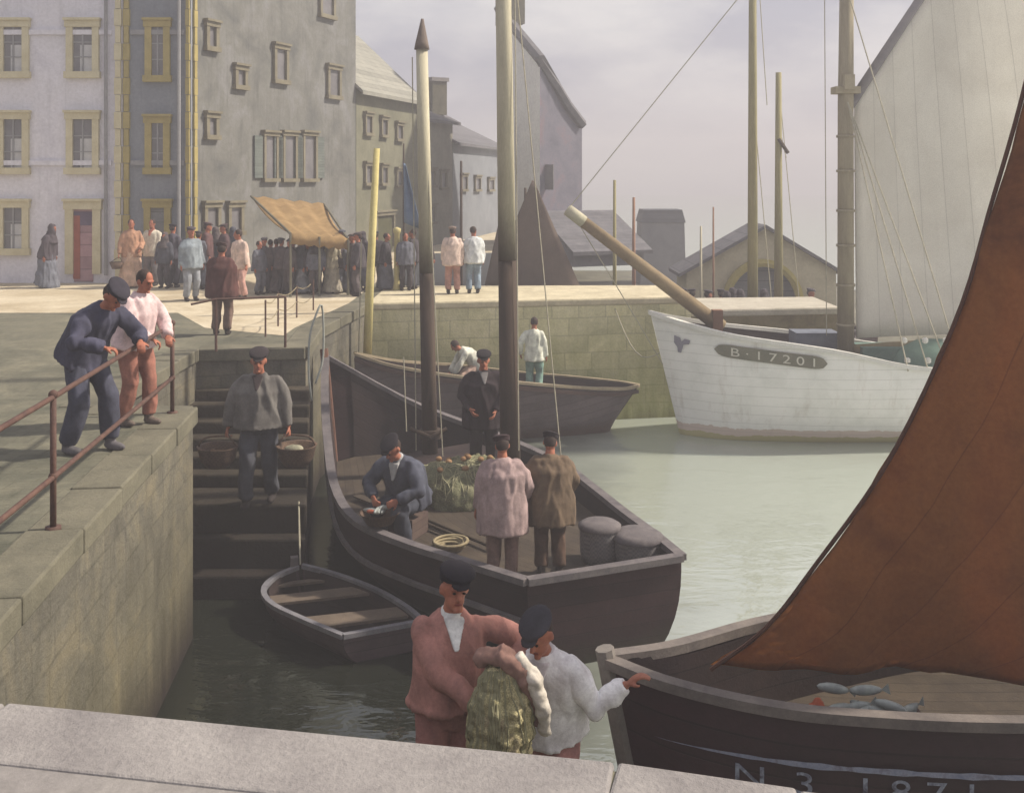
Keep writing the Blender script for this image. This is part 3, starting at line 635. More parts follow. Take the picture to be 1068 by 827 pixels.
MB().tube([P(383, 374, 20.3), P(386, 290, 20.3), P(393, 155, 20.3)], [.085, .08, .06], 10).build('mast', mat('yellow_pole', (176, 164, 106), (200, 188, 130), 3), B_, True)
MB().tube([P(663, 405, 21.95), P(645, 420, 21.9), P(628, 434, 21.8)], [.05, .05, .04], 6).build('sternpost', inn, B_)
ropes(B_, [(P(640, 318, 22.7), P(688, 368, 21.4), .5), (P(377, 250, 20.3), P(374, 372, 20.3))], .012)
# --- white ship
W_ = thing('sailing_ship', 'large white hulled ship with a tall mast and a big pale raised mainsail', 'ship', (6.5, 21.3, 0))
Wf = [V3(q) for q in ((12.4, 22.2, 1.75), (10.5, 22.9, 1.55), (8.5, 23.0, 1.52), (6.3, 22.8, 1.85), (4.4, 22.2, 2.12), (3.4, 21.8, 2.32), (2.8, 21.42, 2.48))]
Wn = [V3(q) for q in ((12.4, 21.3, 1.75), (10.5, 20.5, 1.55), (8.1, 20.2, 1.53), (6.14, 20.1, 1.9), (4.35, 20.45, 2.13), (3.4, 20.98, 2.32), (2.8, 21.38, 2.48))]
k = NT('white_hull_paint'); g = k.n('ShaderNodeNewGeometry'); sp = k.n('ShaderNodeSeparateXYZ'); k.l(g.outputs['Position'], sp.inputs[0])
nz = k.noise(g.outputs['Position'], 1.4, 7, .7); col = k.ramp(nz, [(.3, lin((212, 213, 206))), (.5, lin((228, 228, 222))), (.7, lin((236, 235, 230)))])
zz = k.math('ADD', sp.outputs[2], k.math('MULTIPLY', k.math('SUBTRACT', k.noise(g.outputs['Position'], 3, 5), .5), .2))
col = k.mix(k.math('LESS_THAN', zz, .27), col, lin((200, 184, 172))); col = k.mix(k.math('LESS_THAN', zz, .12), col, lin((172, 164, 116)))
k.l(col, k.b.inputs['Base Color']); k.b.inputs['Roughness'].default_value = .6
fr = k.math('FRACT', k.math('DIVIDE', sp.outputs[2], .19)); m3 = k.n('ShaderNodeMapping'); m3.inputs['Scale'].default_value = (4, 4, .5); k.l(g.outputs['Position'], m3.inputs[0])
rs = k.ramp(k.noise(m3.outputs[0], 1.2, 6, .7), [(.55, BLK), (.75, WHT)]); col = k.mix(k.math('MULTIPLY', rs, .35), col, lin((150, 132, 110)))
col = k.mix(k.math('MULTIPLY', k.math('LESS_THAN', fr, .06), .28), col, lin((120, 118, 108))); k.l(col, k.b.inputs['Base Color'])
k.l(k.bump(k.math('GREATER_THAN', fr, .07), .35, .01), k.b.inputs['Normal']); mW = k.m
mwr = mat('white_rail', (206, 206, 198), (222, 220, 212), 3)
wn_, wf_, fW, axW = make_hull(W_, Wn, Wf, -.6, 1.15, mW, mwr, inn, deckm, p=3.0, rake=.75, gw=.12, gh=.08, n=31)
def on_hull(f, near, x_at, z, off=.02):
    """point on the near side of a hull at world x and height z"""
    best = None
    for i in range(len(near) - 1):
        a, b = near[i], near[i + 1]
        ta = (a.z - z); kz_ = None
        def pt(j):
            lo, hi = 0., 1.
            for _ in range(18):
                m_ = (lo + hi) / 2
                if f(j, 0, m_).z > z: lo = m_
                else: hi = m_
            return f(j, 0, lo)
        pa, pb = pt(i), pt(i + 1)
        if min(pa.x, pb.x) <= x_at <= max(pa.x, pb.x):
            t = (x_at - pa.x) / (pb.x - pa.x + 1e-9); q = pa.lerp(pb, t); return q + V3((0, -off, 0))
    return V3((x_at, near[0].y, z))
def hull_patch(f, near, uvpts, faces, org, du, off):
    """maps flat (u,v) points to the hull side: x = org.x + u, z = org.z + v + slope*u"""
    mb = MB(); mb.V = [on_hull(f, near, org[0] + u, org[1] + v + du * u, off) for u, v in uvpts]; mb.F = [list(q) for q in faces]; mb.U = [None] * len(faces); return mb
# name plate
xa, za_, xb, zb_ = XD(745, 20.6), ZD(364, 20.6), XD(862, 20.15), ZD(379, 20.15); sl = (zb_ - za_) / (xb - xa); Lp = xb - xa; hp = .125
N = 28; pts = []
for i in range(N + 1):
    u = Lp * i / N; w = hp * min(1, math.sqrt(max(0, 1 - ((u - Lp / 2) / (Lp / 2)) ** 8)) + .05); pts += [(u, -w), (u, w)]
fc = [[2 * i, 2 * i + 2, 2 * i + 3, 2 * i + 1] for i in range(N)]
npl = hull_patch(fW, wn_, pts, fc, (xa, za_), sl, .03).build('name_plate', mat('olive_grey_name_board', (104, 104, 90), (124, 122, 106), 4), W_)
V, Fs = text_mesh('B \u00b7 1 7 2 0 1', .23)
w_ = max(v.x for v in V); V = [((v.x - w_ / 2) * 1.0 * 1.55 / w_ * 1.0 + Lp / 2 + .02, v.y - .08) for v in V]
hull_patch(fW, wn_, V, Fs, (xa, za_), sl, .045).build('lettering', mat('pale_letter_paint', (196, 194, 180), (206, 204, 190)), npl)
em = [(-.13, .13), (-.02, .1), (.0, .02), (.06, .09), (.16, .08), (.14, .0), (.04, -.03), (.02, -.12), (.0, -.2), (-.06, -.2), (-.07, -.1), (-.13, -.02)]
hull_patch(fW, wn_, em, [list(range(len(em)))], (XD(711, 20.95), ZD(358, 20.95)), sl, .03).build('bow_emblem', mat('grey_emblem_paint', (120, 118, 132), (136, 134, 144)), W_)
wm = mat('ship_mast_wood', (134, 126, 106), (160, 150, 126), 2.5, .8, .3, 30, stretch=(3, 3, .4))
mwx = XD(882, 21.3)
MB().tube([(mwx, 21.3, 1.1), (mwx, 21.3, 6.7), (mwx + .05, 21.3, 12.5)], [.165, .155, .11], 14).build('mast', wm, W_, True)
mb = MB()
for z in (2.2, 3.0, 3.8, 4.5, 5.3, 6.0): MB().tube([(mwx, 21.3, z), (mwx, 21.3, z + .05)], .19, 12).build('mast_hoop', wm, W_, True)
mb.box((mwx, 21.3, 6.95), (.5, .36, .14)); mb.box((mwx + .0, 21.1, 7.1), (.2, .15, .3)).build('mast_crosspiece', mat('mast_hoops', (150, 140, 118), (170, 160, 134)), W_)
bs0, bs1 = P(752, 341, 21.5), P(592, 219, 20.9); bsp = bs0.lerp(bs1, .9)
MB().tube([bs0, bsp], [.155, .115], 12).build('bowsprit', mat('bowsprit_wood', (118, 102, 78), (146, 128, 98), 2.5, .8, .3, 30), W_, True)
MB().tube([bsp, bs1], [.125, .12], 12).build('bowsprit_cap', mat('pale_spar_end', (168, 164, 142), (188, 182, 160)), W_, True)
MB().box(P(748, 336, 21.4), (.2, .2, .5)).build('samson_post', mat('red_brown_post', (116, 84, 66), (134, 100, 80)), W_)
pk = V3((10.2, 21.7, 11.6)); th = V3((mwx + .2, 21.35, 6.75)); tk = V3((mwx + .22, 21.3, 1.95)); cl = V3((11.0, 21.2, 2.15))
MB().tube([th + V3((-.1, 0, -.1)), pk], [.1, .07], 10).build('gaff', mat('grey_gaff', (116, 114, 120), (134, 130, 134)), W_, True)
MB().tube([(mwx + .1, 21.3, 1.72), cl + V3((.2, 0, -.1))], [.1, .09], 10).build('boom', mat('boom_wood', (124, 112, 82), (146, 132, 100)), W_, True)
rows = []
for i in range(21):
    u = i / 20; top = th.lerp(pk, u); bot = tk.lerp(cl, u); r_ = []
    for j in range(17):
        v = j / 16; q = bot.lerp(top, v); q.y += .55 * math.sin(math.pi * u) * math.sin(math.pi * v) + .03 * math.sin(9 * u + 2 * v)
        q.x += .45 * u * math.sin(math.pi * v); r_.append(q)
    rows.append(r_)
sailw = mat('pale_sailcloth', (228, 225, 216), (240, 238, 230), .8, .9, .2, 50, transl=.55, planks=.6, pax=0, seam_w=.03, streak=.1, pv=.08)
mods(MB().grid(rows).build('mainsail', sailw, W_, True), solid=.02)
ropes(W_, [((mwx - .02, 21.1, 6.7), on_hull(fW, wn_, x, 1.5, .05)) for x in (7.55, 7.95, 8.35)] + [((mwx, 21.15, 8.9), on_hull(fW, wn_, 8.6, 1.5, .05))], .014, 'shroud')
ropes(W_, [(bs1, (mwx, 21.3, 11.5)), (bs0.lerp(bs1, .97), fW(30, 0, .35), -.02), (P(860, 0, 21.2), P(862, 350, 21.2))], .01, 'stay')
for x in (7.6, 8.0, 8.4):
    for q in ((x, 20.28, 1.62), (x - .05, 20.3, 2.0)): MB().lathe(q, [(.02, 0), (.06, .03), (.06, .09), (.02, .12)], 8).build('deadeye', mwr, W_)
MB().box((7.45, 21.4, 1.6), (.9, .7, .4)).build('deckhouse', mat('teal_deckhouse', (84, 112, 104), (106, 130, 120)), W_)
MB().box((6.3, 22.0, 1.62), (.9, .6, .75)).build('companionway', mat('blue_grey_hatch', (92, 98, 112), (116, 122, 134)), W_)
ck = thing('dinghy_on_deck', 'upturned teal green dinghy lying on the deck of the white ship', 'dinghy', (8.4, 21.0, 1.2))
MB().lathe((8.5, 21.1, 1.2), [(.0, .78), (.22, .74), (.42, .55), (.52, .2), (.54, 0)], 18, sx=1.9).build('shell', mat('teal_dinghy_paint', (96, 122, 110), (116, 140, 126), 2), ck, True)
MB().tube([(7.55, 21.1, 1.99 - .35), (8.5, 21.1, 1.985), (9.4, 21.1, 1.64)], .025, 6).build('keel', woodp, ck)
# --- skiff
K_ = thing('rowing_skiff', 'small dark rowing skiff with three plank seats, floating beside the landing', 'rowing boat', (-2, 12.1, 0))
Kn = [V3(q) for q in ((-1.80, 11.25, .31), (-2.32, 11.68, .31), (-2.76, 12.08, .32), (-2.93, 12.45, .34), (-2.85, 12.75, .38), (-2.62, 12.93, .43))]
Kf = [V3(q) for q in ((-.98, 11.62, .31), (-1.2, 12.0, .31), (-1.55, 12.42, .32), (-1.95, 12.75, .34), (-2.3, 12.92, .38), (-2.58, 12.97, .43))]
kh = mat('skiff_grey_paint', (58, 44, 52), (78, 64, 68), 2.5, .8, .3, 25, planks=.11)
kn, kf, fK, axK = make_hull(K_, Kn, Kf, -.16, .03, kh, mat('skiff_gunwale', (96, 96, 104), (128, 126, 130), 5), inn, inn, n=17, p=2.8, rake=.15, gw=.065, gh=.05)
for i in (2, 7, 12):
    a, b = kn[i].copy(), kf[i].copy(); a.z = b.z = .255; a2, b2 = kn[i + 2].copy(), kf[i + 2].copy(); a2.z = b2.z = .255
    c = (a + b) / 2; ins = lambda q: q + (c - q) * .05
    mb = MB(); t = V3((0, 0, .03)); q = [ins(a), ins(b), ins(b2), ins(a2)]
    mb.face([v + t for v in reversed(q)]); mb.face(q)
    for j in range(4): mb.face([q[j], q[(j + 1) % 4], q[(j + 1) % 4] + t, q[j] + t])
    mb.build('thwart', mat('thwart_board', (84, 74, 66), (108, 96, 84), 3, .85, .4, 30), K_)
MB().box(P(307, 589, 12.95), (.09, .09, .2), .3).build('bow_post', gun, K_)
ropes(K_, [(V3((-2.6, 12.95, .45)), V3((-2.75, 13.6, 1.02)), .06)], .011)
# --- boat F, foreground right
F_ = thing('lugger', 'dark maroon lugger with pale hull numbers and a blue stripe, bow at the bottom right', 'boat', (2.5, 6.8, 0))
Fn = [V3(q) for q in ((7.5, 6.7, 2.2), (6, 6.25, 2.15), (4.5, 6.03, 2.1), (2.89, 6.0, 2.1), (2.03, 6.07, 2.1), (1.5, 6.17, 2.11), (.96, 6.36, 2.15), (.60, 6.58, 2.19))]
Ff = [V3(q) for q in ((7.5, 7.3, 2.2), (6, 7.8, 2.15), (4.4, 8.0, 2.1), (3.2, 7.9, 2.1), (2.4, 7.62, 2.1), (1.71, 7.3, 2.12), (1.06, 6.85, 2.16), (.62, 6.64, 2.19))]
darkF = mat('dark_maroon_hull_paint', (40, 22, 30), (60, 38, 44), 1.3, .65, .3, 20, planks=.2)
fn, ff, fF, axF = make_hull(F_, Fn, Ff, -.8, 1.55, darkF, mat('grey_lugger_gunwale', (92, 86, 84), (122, 114, 108), 5, .85, .4, 50), inn, deckm, n=33, p=3.2, rake=.55, gw=.09, gh=.06)
MB().tube([fn[-1] + V3((-.02, .03, .06)), fF(32, 0, .3), fF(32, 0, .8)], [(.065, .06), (.06, .06), (.06, .06)], 8).build('stem_post', mat('stem_grey_wood', (104, 100, 96), (128, 122, 116), 3), F_)
N = 60; pts = []
for i in range(N + 1): u = 4.6 * i / N; h = .016 * min(1, u * 1.2) * (1 + .35 * math.sin(i * 1.7) * math.sin(i * .6)); pts += [(u, -h), (u, h)]
hull_patch(fF, fn, pts, [[2 * i, 2 * i + 2, 2 * i + 3, 2 * i + 1] for i in range(N)], (.86, 1.80), -.004, .012).build('paint_stripe', mat('worn_blue_white_stripe', (112, 120, 146), (146, 152, 172), 9, c3=(96, 84, 96)), F_)
numm = mat('pale_blue_number_paint', (70, 66, 84), (168, 178, 196), 22)
V, Fs = text_mesh('N  3   1 8 7 1', .185); w_ = max(v.x for v in V); V = [(v.x * 1.33 / w_, v.y) for v in V]
hull_patch(fF, fn, V, Fs, (XD(768, 6.1), 1.625), .0, .014).build('hull_number', numm, F_)
# brown sail
ed = [V3((1.28, 6.75, 2.05)), P(800, 655, 6.75), P(850, 592, 6.75), P(930, 478, 6.75), P(1000, 330, 6.75), P(1035, 215, 6.75), P(1068, 100, 6.75), P(1105, -60, 6.75), P(1150, -260, 6.75)]
ed = crv(ed, 40); rows = []
bot = [V3((1.28, 6.75, 2.05)), V3((1.8, 6.72, 2.08)), V3((2.25, 6.7, 2.02)), V3((2.9, 6.62, 1.9)), V3((5.2, 6.7, 1.95))]
for j, e in enumerate(ed):
    r_ = []; v = j / 39; xr_ = 5.2 - .5 * v
    for i in range(41):
        u = i / 40; x = e.x + (xr_ - e.x) * u; q = V3((x, e.y, e.z))
        if v < .25:
            # foot rises and falls
            bz = crv(bot, 41)[min(40, int(round((x - 1.28) / 3.92 * 40)))].z; q.z = e.z + (bz - 2.05) * (1 - v / .25)
        q.y += -.28 * math.sin(math.pi * min(1, u * 1.1)) * math.sin(math.pi * (.1 + .85 * v)) + .05 * math.sin(x * 5.5 + v * 2) * (1 - v) + .035 * math.sin(x * 11 + 1.5 * v) + .07 * math.exp(-((x - 2.75) / .1) ** 2)
        r_.append(q)
    rows.append(r_)
tan = mat('tanned_brown_sailcloth', (114, 68, 44), (158, 104, 60), .9, .9, .3, 30, c3=(134, 84, 50), transl=.45, planks=.42, seam_w=.025, streak=.08, pv=.18)
mods(MB().grid(rows).build('tan_sail', tan, F_, True), solid=.015, disp=.05, dsc=.5)
MB().tube([e + V3((-.01, 0, 0)) for e in ed], .014, 6).build('bolt_rope', mat('dark_bolt_rope', (66, 40, 32), (84, 54, 42)), F_)
MB().tube([(4.2, 6.95, 1.4), (4.25, 6.95, 9.5)], [.12, .09], 10).build('mast', woodd, F_, True)

# ------------------------------------------------------------------ far sails, masts
def far_boat(label, px, D, ytop, r, m, hullc, extra=None, L_=2.6, zg=1.2, name='distant_boat', lean=0):
    root = thing(name, label, 'boat', (XD(px, D), D, 0), None)
    x = XD(px, D); n = [V3((x + L_, D - .1, zg)), V3((x + L_ * .5, D - .7, zg)), V3((x - L_ * .3, D - .7, zg)), V3((x - L_, D - .03, zg + .2))]
    f = [V3((x + L_, D + .1, zg)), V3((x + L_ * .5, D + .7, zg)), V3((x - L_ * .3, D + .7, zg)), V3((x - L_, D + .03, zg + .2))]
    make_hull(root, n, f, -.3, zg - .3, hullc, gun, inn, deckm, n=11, p=2.4, transom=False, gw=.06, gh=.05)
    MB().tube([(x, D, zg - .3), (x + lean, D, ZD(ytop, D))], [r, r * .6], 8).build('mast', m, root, True)
    return root
olive = mat('olive_mast_wood', (128, 122, 84), (152, 144, 104), 2.5, .8, .3, 20, stretch=(3, 3, .4))
red = mat('reddish_pole', (132, 98, 82), (152, 118, 98), 3)
fb = far_boat('boat with a thick tall olive mast in front of the shed arch', 785, 26.3, -120, .14, olive, dark)
ropes(fb, [(P(785, 100, 26.3), P(805, 318, 26.3)), (P(786, -100, 26.3), P(800, 110, 26.3))], .012)
fb = far_boat('boat with a shorter olive mast just right of the thick one', 812, 28, 76, .13, olive, dark)
ropes(fb, [(P(812, 85, 28), P(835, 330, 28)), (P(812, 130, 28), P(820, 165, 28))], .012)
MB().tube([P(812, 145, 27.9), P(822, 160, 27.9)], .05, 6).build('block', woodd, fb)
far_boat('boat with a slim mast just left of the warehouse roof end', 641, 27, 188, .06, olive, dark, L_=1.2, zg=.9)
far_boat('boat with a thin red brown mast crossing behind the bowsprit', 661, 28.4, 206, .06, red, dark, L_=1.2, zg=.9)
far_boat('boat with a short cream mast at the left corner of the shed', 731, 28.8, 236, .045, woodp, dark, L_=1.0, zg=.9)
far_boat('boat with a thin reddish mast against the left wall of the shed', 744, 27.2, 216, .035, red, dark, L_=1.0, zg=.9)
sb = far_boat('boat with a dark brown triangular sail behind the second mast', 548, 26.9, 196, .06, woodd, dark, L_=1.8, zg=1.3)
zz_ = 2.45; apex = P(555, 188, 26.8); rows = []
for j in range(15):
    v = j / 14; l = P(506, 308, 26.8).lerp(apex, v); r_ = P(609, 308, 26.8).lerp(apex + V3((.05, 0, -.02)), v)
    rows.append([l.lerp(r_, i / 10) + V3((0, -.2 * math.sin(math.pi * i / 10) * (1 - v), 0)) for i in range(11)])
brn = mat('faded_brown_sail', (92, 80, 76), (116, 102, 92), 1, .9, .3, 30, transl=.2)
mods(MB().grid(rows).build('brown_sail', brn, sb, True), solid=.02)
rows = []
for j in range(9):
    v = j / 8; l = P(505, 300, 26.7).lerp(P(520, 232, 26.7), v); r_ = P(528, 300, 26.7).lerp(P(524, 232, 26.7), v); rows.append([l.lerp(r_, i / 4) for i in range(5)])
mods(MB().grid(rows).build('furled_jib', brn, sb, True), solid=.06)
bb_ = far_boat('boat with a drooping blue sail left of the first mast', 421, 26.4, 150, .035, woodd, dark, L_=.9, zg=1.0)
rows = []
for j in range(9):
    v = j / 8; l = P(421, 232, 26.4).lerp(P(421, 170, 26.4), v); r_ = P(440, 240, 26.3).lerp(P(423, 172, 26.3), v); rows.append([l.lerp(r_, i / 5) + V3((0, -.08 * math.sin(i * 1.3), 0)) for i in range(6)])
mods(MB().grid(rows).build('blue_sail', mat('faded_blue_sail', (84, 104, 132), (104, 124, 148)), bb_, True), solid=.015)
far_boat('boat with a short dark mast, seen between the two big masts', 481, 27.5, 168, .05, woodd, dark, L_=1.0, zg=1.0)
yp = thing('mooring_post', 'slim yellowish mooring post standing at the pier end', 'post', P(413, 292, 24.2))
MB().lathe(V3((XD(413, 24), 24.2, QZ)), [(.1, 0), (.09, .1), (.07, .2), (.06, 1.3), (.09, 1.34), (.09, 1.42), (.0, 1.46)], 10).build('shaft', mat('yellow_post_paint', (168, 158, 108), (190, 178, 124)), yp, True)

# ------------------------------------------------------------------ cargo and gear
def woven(name, c1, c2): 
    k = NT(name); t = k.n('ShaderNodeTexCoord'); w = k.n('ShaderNodeTexChecker'); w.inputs['Scale'].default_value = 40
    k.l(t.outputs['Object'], w.inputs['Vector']); w.inputs[1].default_value = lin(c1); w.inputs[2].default_value = lin(c2)
    nz = k.noise(t.outputs['Object'], 12); k.l(k.mix(.5, w.outputs[0], k.ramp(nz, [(.3, lin(c1)), (.7, lin(c2))])), k.b.inputs['Base Color']); k.b.inputs['Roughness'].default_value = .85
    k.l(k.bump(w.outputs[1], .6, .008), k.b.inputs['Normal']); return k.m
wick = woven('wicker', (62, 46, 38), (98, 76, 58)); wickg = woven('grey_wicker', (92, 90, 96), (126, 122, 120))
bk = thing('lidded_basket', 'tall round grey lidded basket on the boat deck beside the two men', 'basket', (1.03, 12.4, .7))
MB().lathe((1.03, 12.4, .7), [(.0, 0), (.2, 0), (.23, .1), (.235, .38)], 20).build('basket_body', wickg, bk, True)
MB().lathe((1.03, 12.4, 1.08), [(.25, 0), (.255, .04), (.2, .075), (.0, .085)], 20).build('lid', gun, bk, True)
bk = thing('lidded_basket', 'wide low grey lidded basket in the stern corner of the dark boat', 'basket', (1.45, 12.3, .7))
MB().lathe((1.46, 12.3, .7), [(.0, 0), (.24, 0), (.27, .1), (.28, .29)], 20).build('basket_body', wickg, bk, True)
MB().lathe((1.46, 12.3, .99), [(.3, 0), (.305, .04), (.24, .085), (.0, .1)], 20).build('lid', gun, bk, True)
# net heap
def heap(root, name, c, r, h, m, seed, disp=.12, dsc=.12, vox=.035, n=9):
    rnd = random.Random(seed); mb = MB(); c = V3(c)
    for i in range(n):
        a = rnd.uniform(0, 6.28); q = rnd.uniform(0, .6); mb.ball(c + V3((r[0] * q * math.cos(a), r[1] * q * math.sin(a), h * rnd.uniform(.1, .45))), (r[0] * rnd.uniform(.35, .6), r[1] * rnd.uniform(.35, .6), h * rnd.uniform(.35, .55)))
    return mods(mb.build(name, m, root, True), vox=vox, disp=disp, dsc=dsc)
def netting(name, c1, c2, c3, sc=38):
    m = mat(name, c1, c2, 6, .95, .6, 60, c3=c3, dist=.02); t = m.node_tree; b = [n for n in t.nodes if n.type == 'BSDF_PRINCIPLED'][0]
    tc_ = t.nodes.new('ShaderNodeTexCoord'); vo = t.nodes.new('ShaderNodeTexVoronoi'); vo.feature = 'DISTANCE_TO_EDGE'; vo.inputs['Scale'].default_value = sc; t.links.new(tc_.outputs['Object'], vo.inputs['Vector'])
    r = t.nodes.new('ShaderNodeValToRGB'); r.color_ramp.elements[0].position = .02; r.color_ramp.elements[0].color = (1.2, 1.2, 1.15, 1); r.color_ramp.elements[1].position = .12; r.color_ramp.elements[1].color = (.72, .72, .7, 1)
    t.links.new(vo.outputs[0], r.inputs[0]); mx = t.nodes.new('ShaderNodeMix'); mx.data_type = 'RGBA'; mx.blend_type = 'MULTIPLY'; mx.inputs[0].default_value = 1
    src = b.inputs['Base Color'].links[0].from_socket; t.links.new(src, mx.inputs[6]); t.links.new(r.outputs[0], mx.inputs[7]); t.links.new(mx.outputs[2], b.inputs['Base Color']); return m
netm = netting('olive_fishing_net', (98, 100, 78), (124, 124, 98), (110, 104, 86), 40)
nh = tag(heap(None, 'fishing_net', (-.72, 14.75, .7), (.78, .6), .62, netm, 5, disp=.12, dsc=.13, n=16), 'heap of olive green fishing net on the boat deck between the masts', 'fishing net')
rnd = random.Random(11)
cz = thing('rope_coil', 'coil of dark rope lying on the near side deck boards', 'rope', (-.95, 13.0, .72))
pts = []
for i in range(110): a = i * .35; r_ = .13 + .02 * math.sin(i * .5) + .0008 * i; pts.append((-.75 + r_ * math.cos(a), 12.75 + r_ * math.sin(a), .73 + i * .0008))
MB().tube(pts, .018, 6).build('rope', rope, cz, True)
for i, (x, y, l_, a, lab) in enumerate(((-1.25, 13.7, 1.9, 2.3, 'long oar lying on the deck near the rail'), (-.95, 13.5, 2.2, 2.28, 'longer oar lying inboard of the other oar'))):
    o_ = thing('oar', lab, 'oar', (x, y, .76)); d = V3((math.cos(a), math.sin(a), 0)); c = V3((x, y, .76))
    MB().tube([c - d * l_ / 2, c + d * l_ / 2], .022, 8).build('shaft', deckm, o_); MB().box(c + d * (l_ / 2 + .2), (.45, .13, .02), a).build('blade', deckm, o_)
# fish and cloths in the lugger
fc_ = thing('fish_crate', 'crate of pale fish and red cloth in the lugger under the brown sail', 'crate', (2.1, 6.45, 1.55))
cw = mat('crate_wood', (74, 60, 58), (98, 82, 74), 4, planks=.1)
mb = MB(); cx_, cy_, w_, d_, h_ = 2.18, 6.36, .62, .3, .36; z_ = 1.56
mb.box((cx_, cy_, z_ + .015), (w_, d_, .03)); 
for sy in (-1, 1): mb.box((cx_, cy_ + sy * (d_ / 2), z_ + h_ / 2), (w_, .02, h_))
for sx in (-1, 1): mb.box((cx_ + sx * (w_ / 2 + .01), cy_, z_ + h_ / 2), (.02, d_ + .02, h_))
mb.build('crate_body', cw, fc_)
fish = mat('pale_fish', (112, 118, 118), (158, 164, 160), 9, .5, .1, spec=.6)
for i in range(10):
    rr = random.Random(i + 40); c = V3((cx_ + rr.uniform(-.25, .25), cy_ + rr.uniform(-.11, .11), 1.93 + .18 * max(0, 1 - abs((i % 8) - 3) / 4.) + rr.uniform(-.02, .05))); m_ = Matrix.Rotation(rr.uniform(-.6, .6), 3, 'Z') @ Matrix.Rotation(rr.uniform(-.4, .4), 3, 'Y')
    mb = MB(); mb.ball(c, (.1, .022, .032), m_, 10, 6)
    tl = c + m_ @ V3((.09, 0, 0)); mb.face([tl, tl + m_ @ V3((.05, 0, .035)), tl + m_ @ V3((.05, .004, -.035))]); mb.build('fish', fish, fc_, True)
heap(fc_, 'red_cloth', (cx_ - .33, cy_ + .0, 1.82), (.1, .1), .26, mat('red_orange_cloth', (138, 62, 42), (164, 84, 56), 5), 3, .04, .06, .012, 5)
heap(fc_, 'dusky_red_cloth', (cx_ + .36, cy_ - .0, 1.76), (.09, .1), .22, mat('dusky_red_cloth', (112, 58, 62), (134, 76, 76), 5), 4, .04, .06, .012, 5)

# ------------------------------------------------------------------ people
CM = {}
def cloth(c, k=1.22, key='cloth', sc=5):
    c = tuple(c); g_ = sum(c) / 3; d = tuple(.78 * v + .22 * g_ for v in c)
    if c not in CM: CM[c] = mat('%s_cloth' % key, tuple(v * .80 for v in d), tuple(min(255, v * k * .95) for v in d), sc, .92, .3, 60)
    return CM[c]
skin = mat('weathered_skin', (140, 84, 66), (168, 108, 84), 12, .6, .15, 60)
hairm = mat('dark_hair', (44, 34, 32), (66, 52, 46), 20, .8, .5, 60)
eyem = mat('dark_eye', (26, 18, 16), (40, 28, 24), 3, .3, .0); lipm = mat('lip', (118, 62, 54), (134, 74, 62), 9)
def ik(a, t, l1, l2, pole):
    d = t - a; L_ = min(d.length, (l1 + l2) * .998); dn = d.normalized(); t = a + dn * L_
    x = (l1 * l1 - l2 * l2 + L_ * L_) / (2 * L_); h = math.sqrt(max(0, l1 * l1 - x * x)); pv = pole - dn * pole.dot(dn); pv.normalize()
    return a + dn * x + pv * h, t
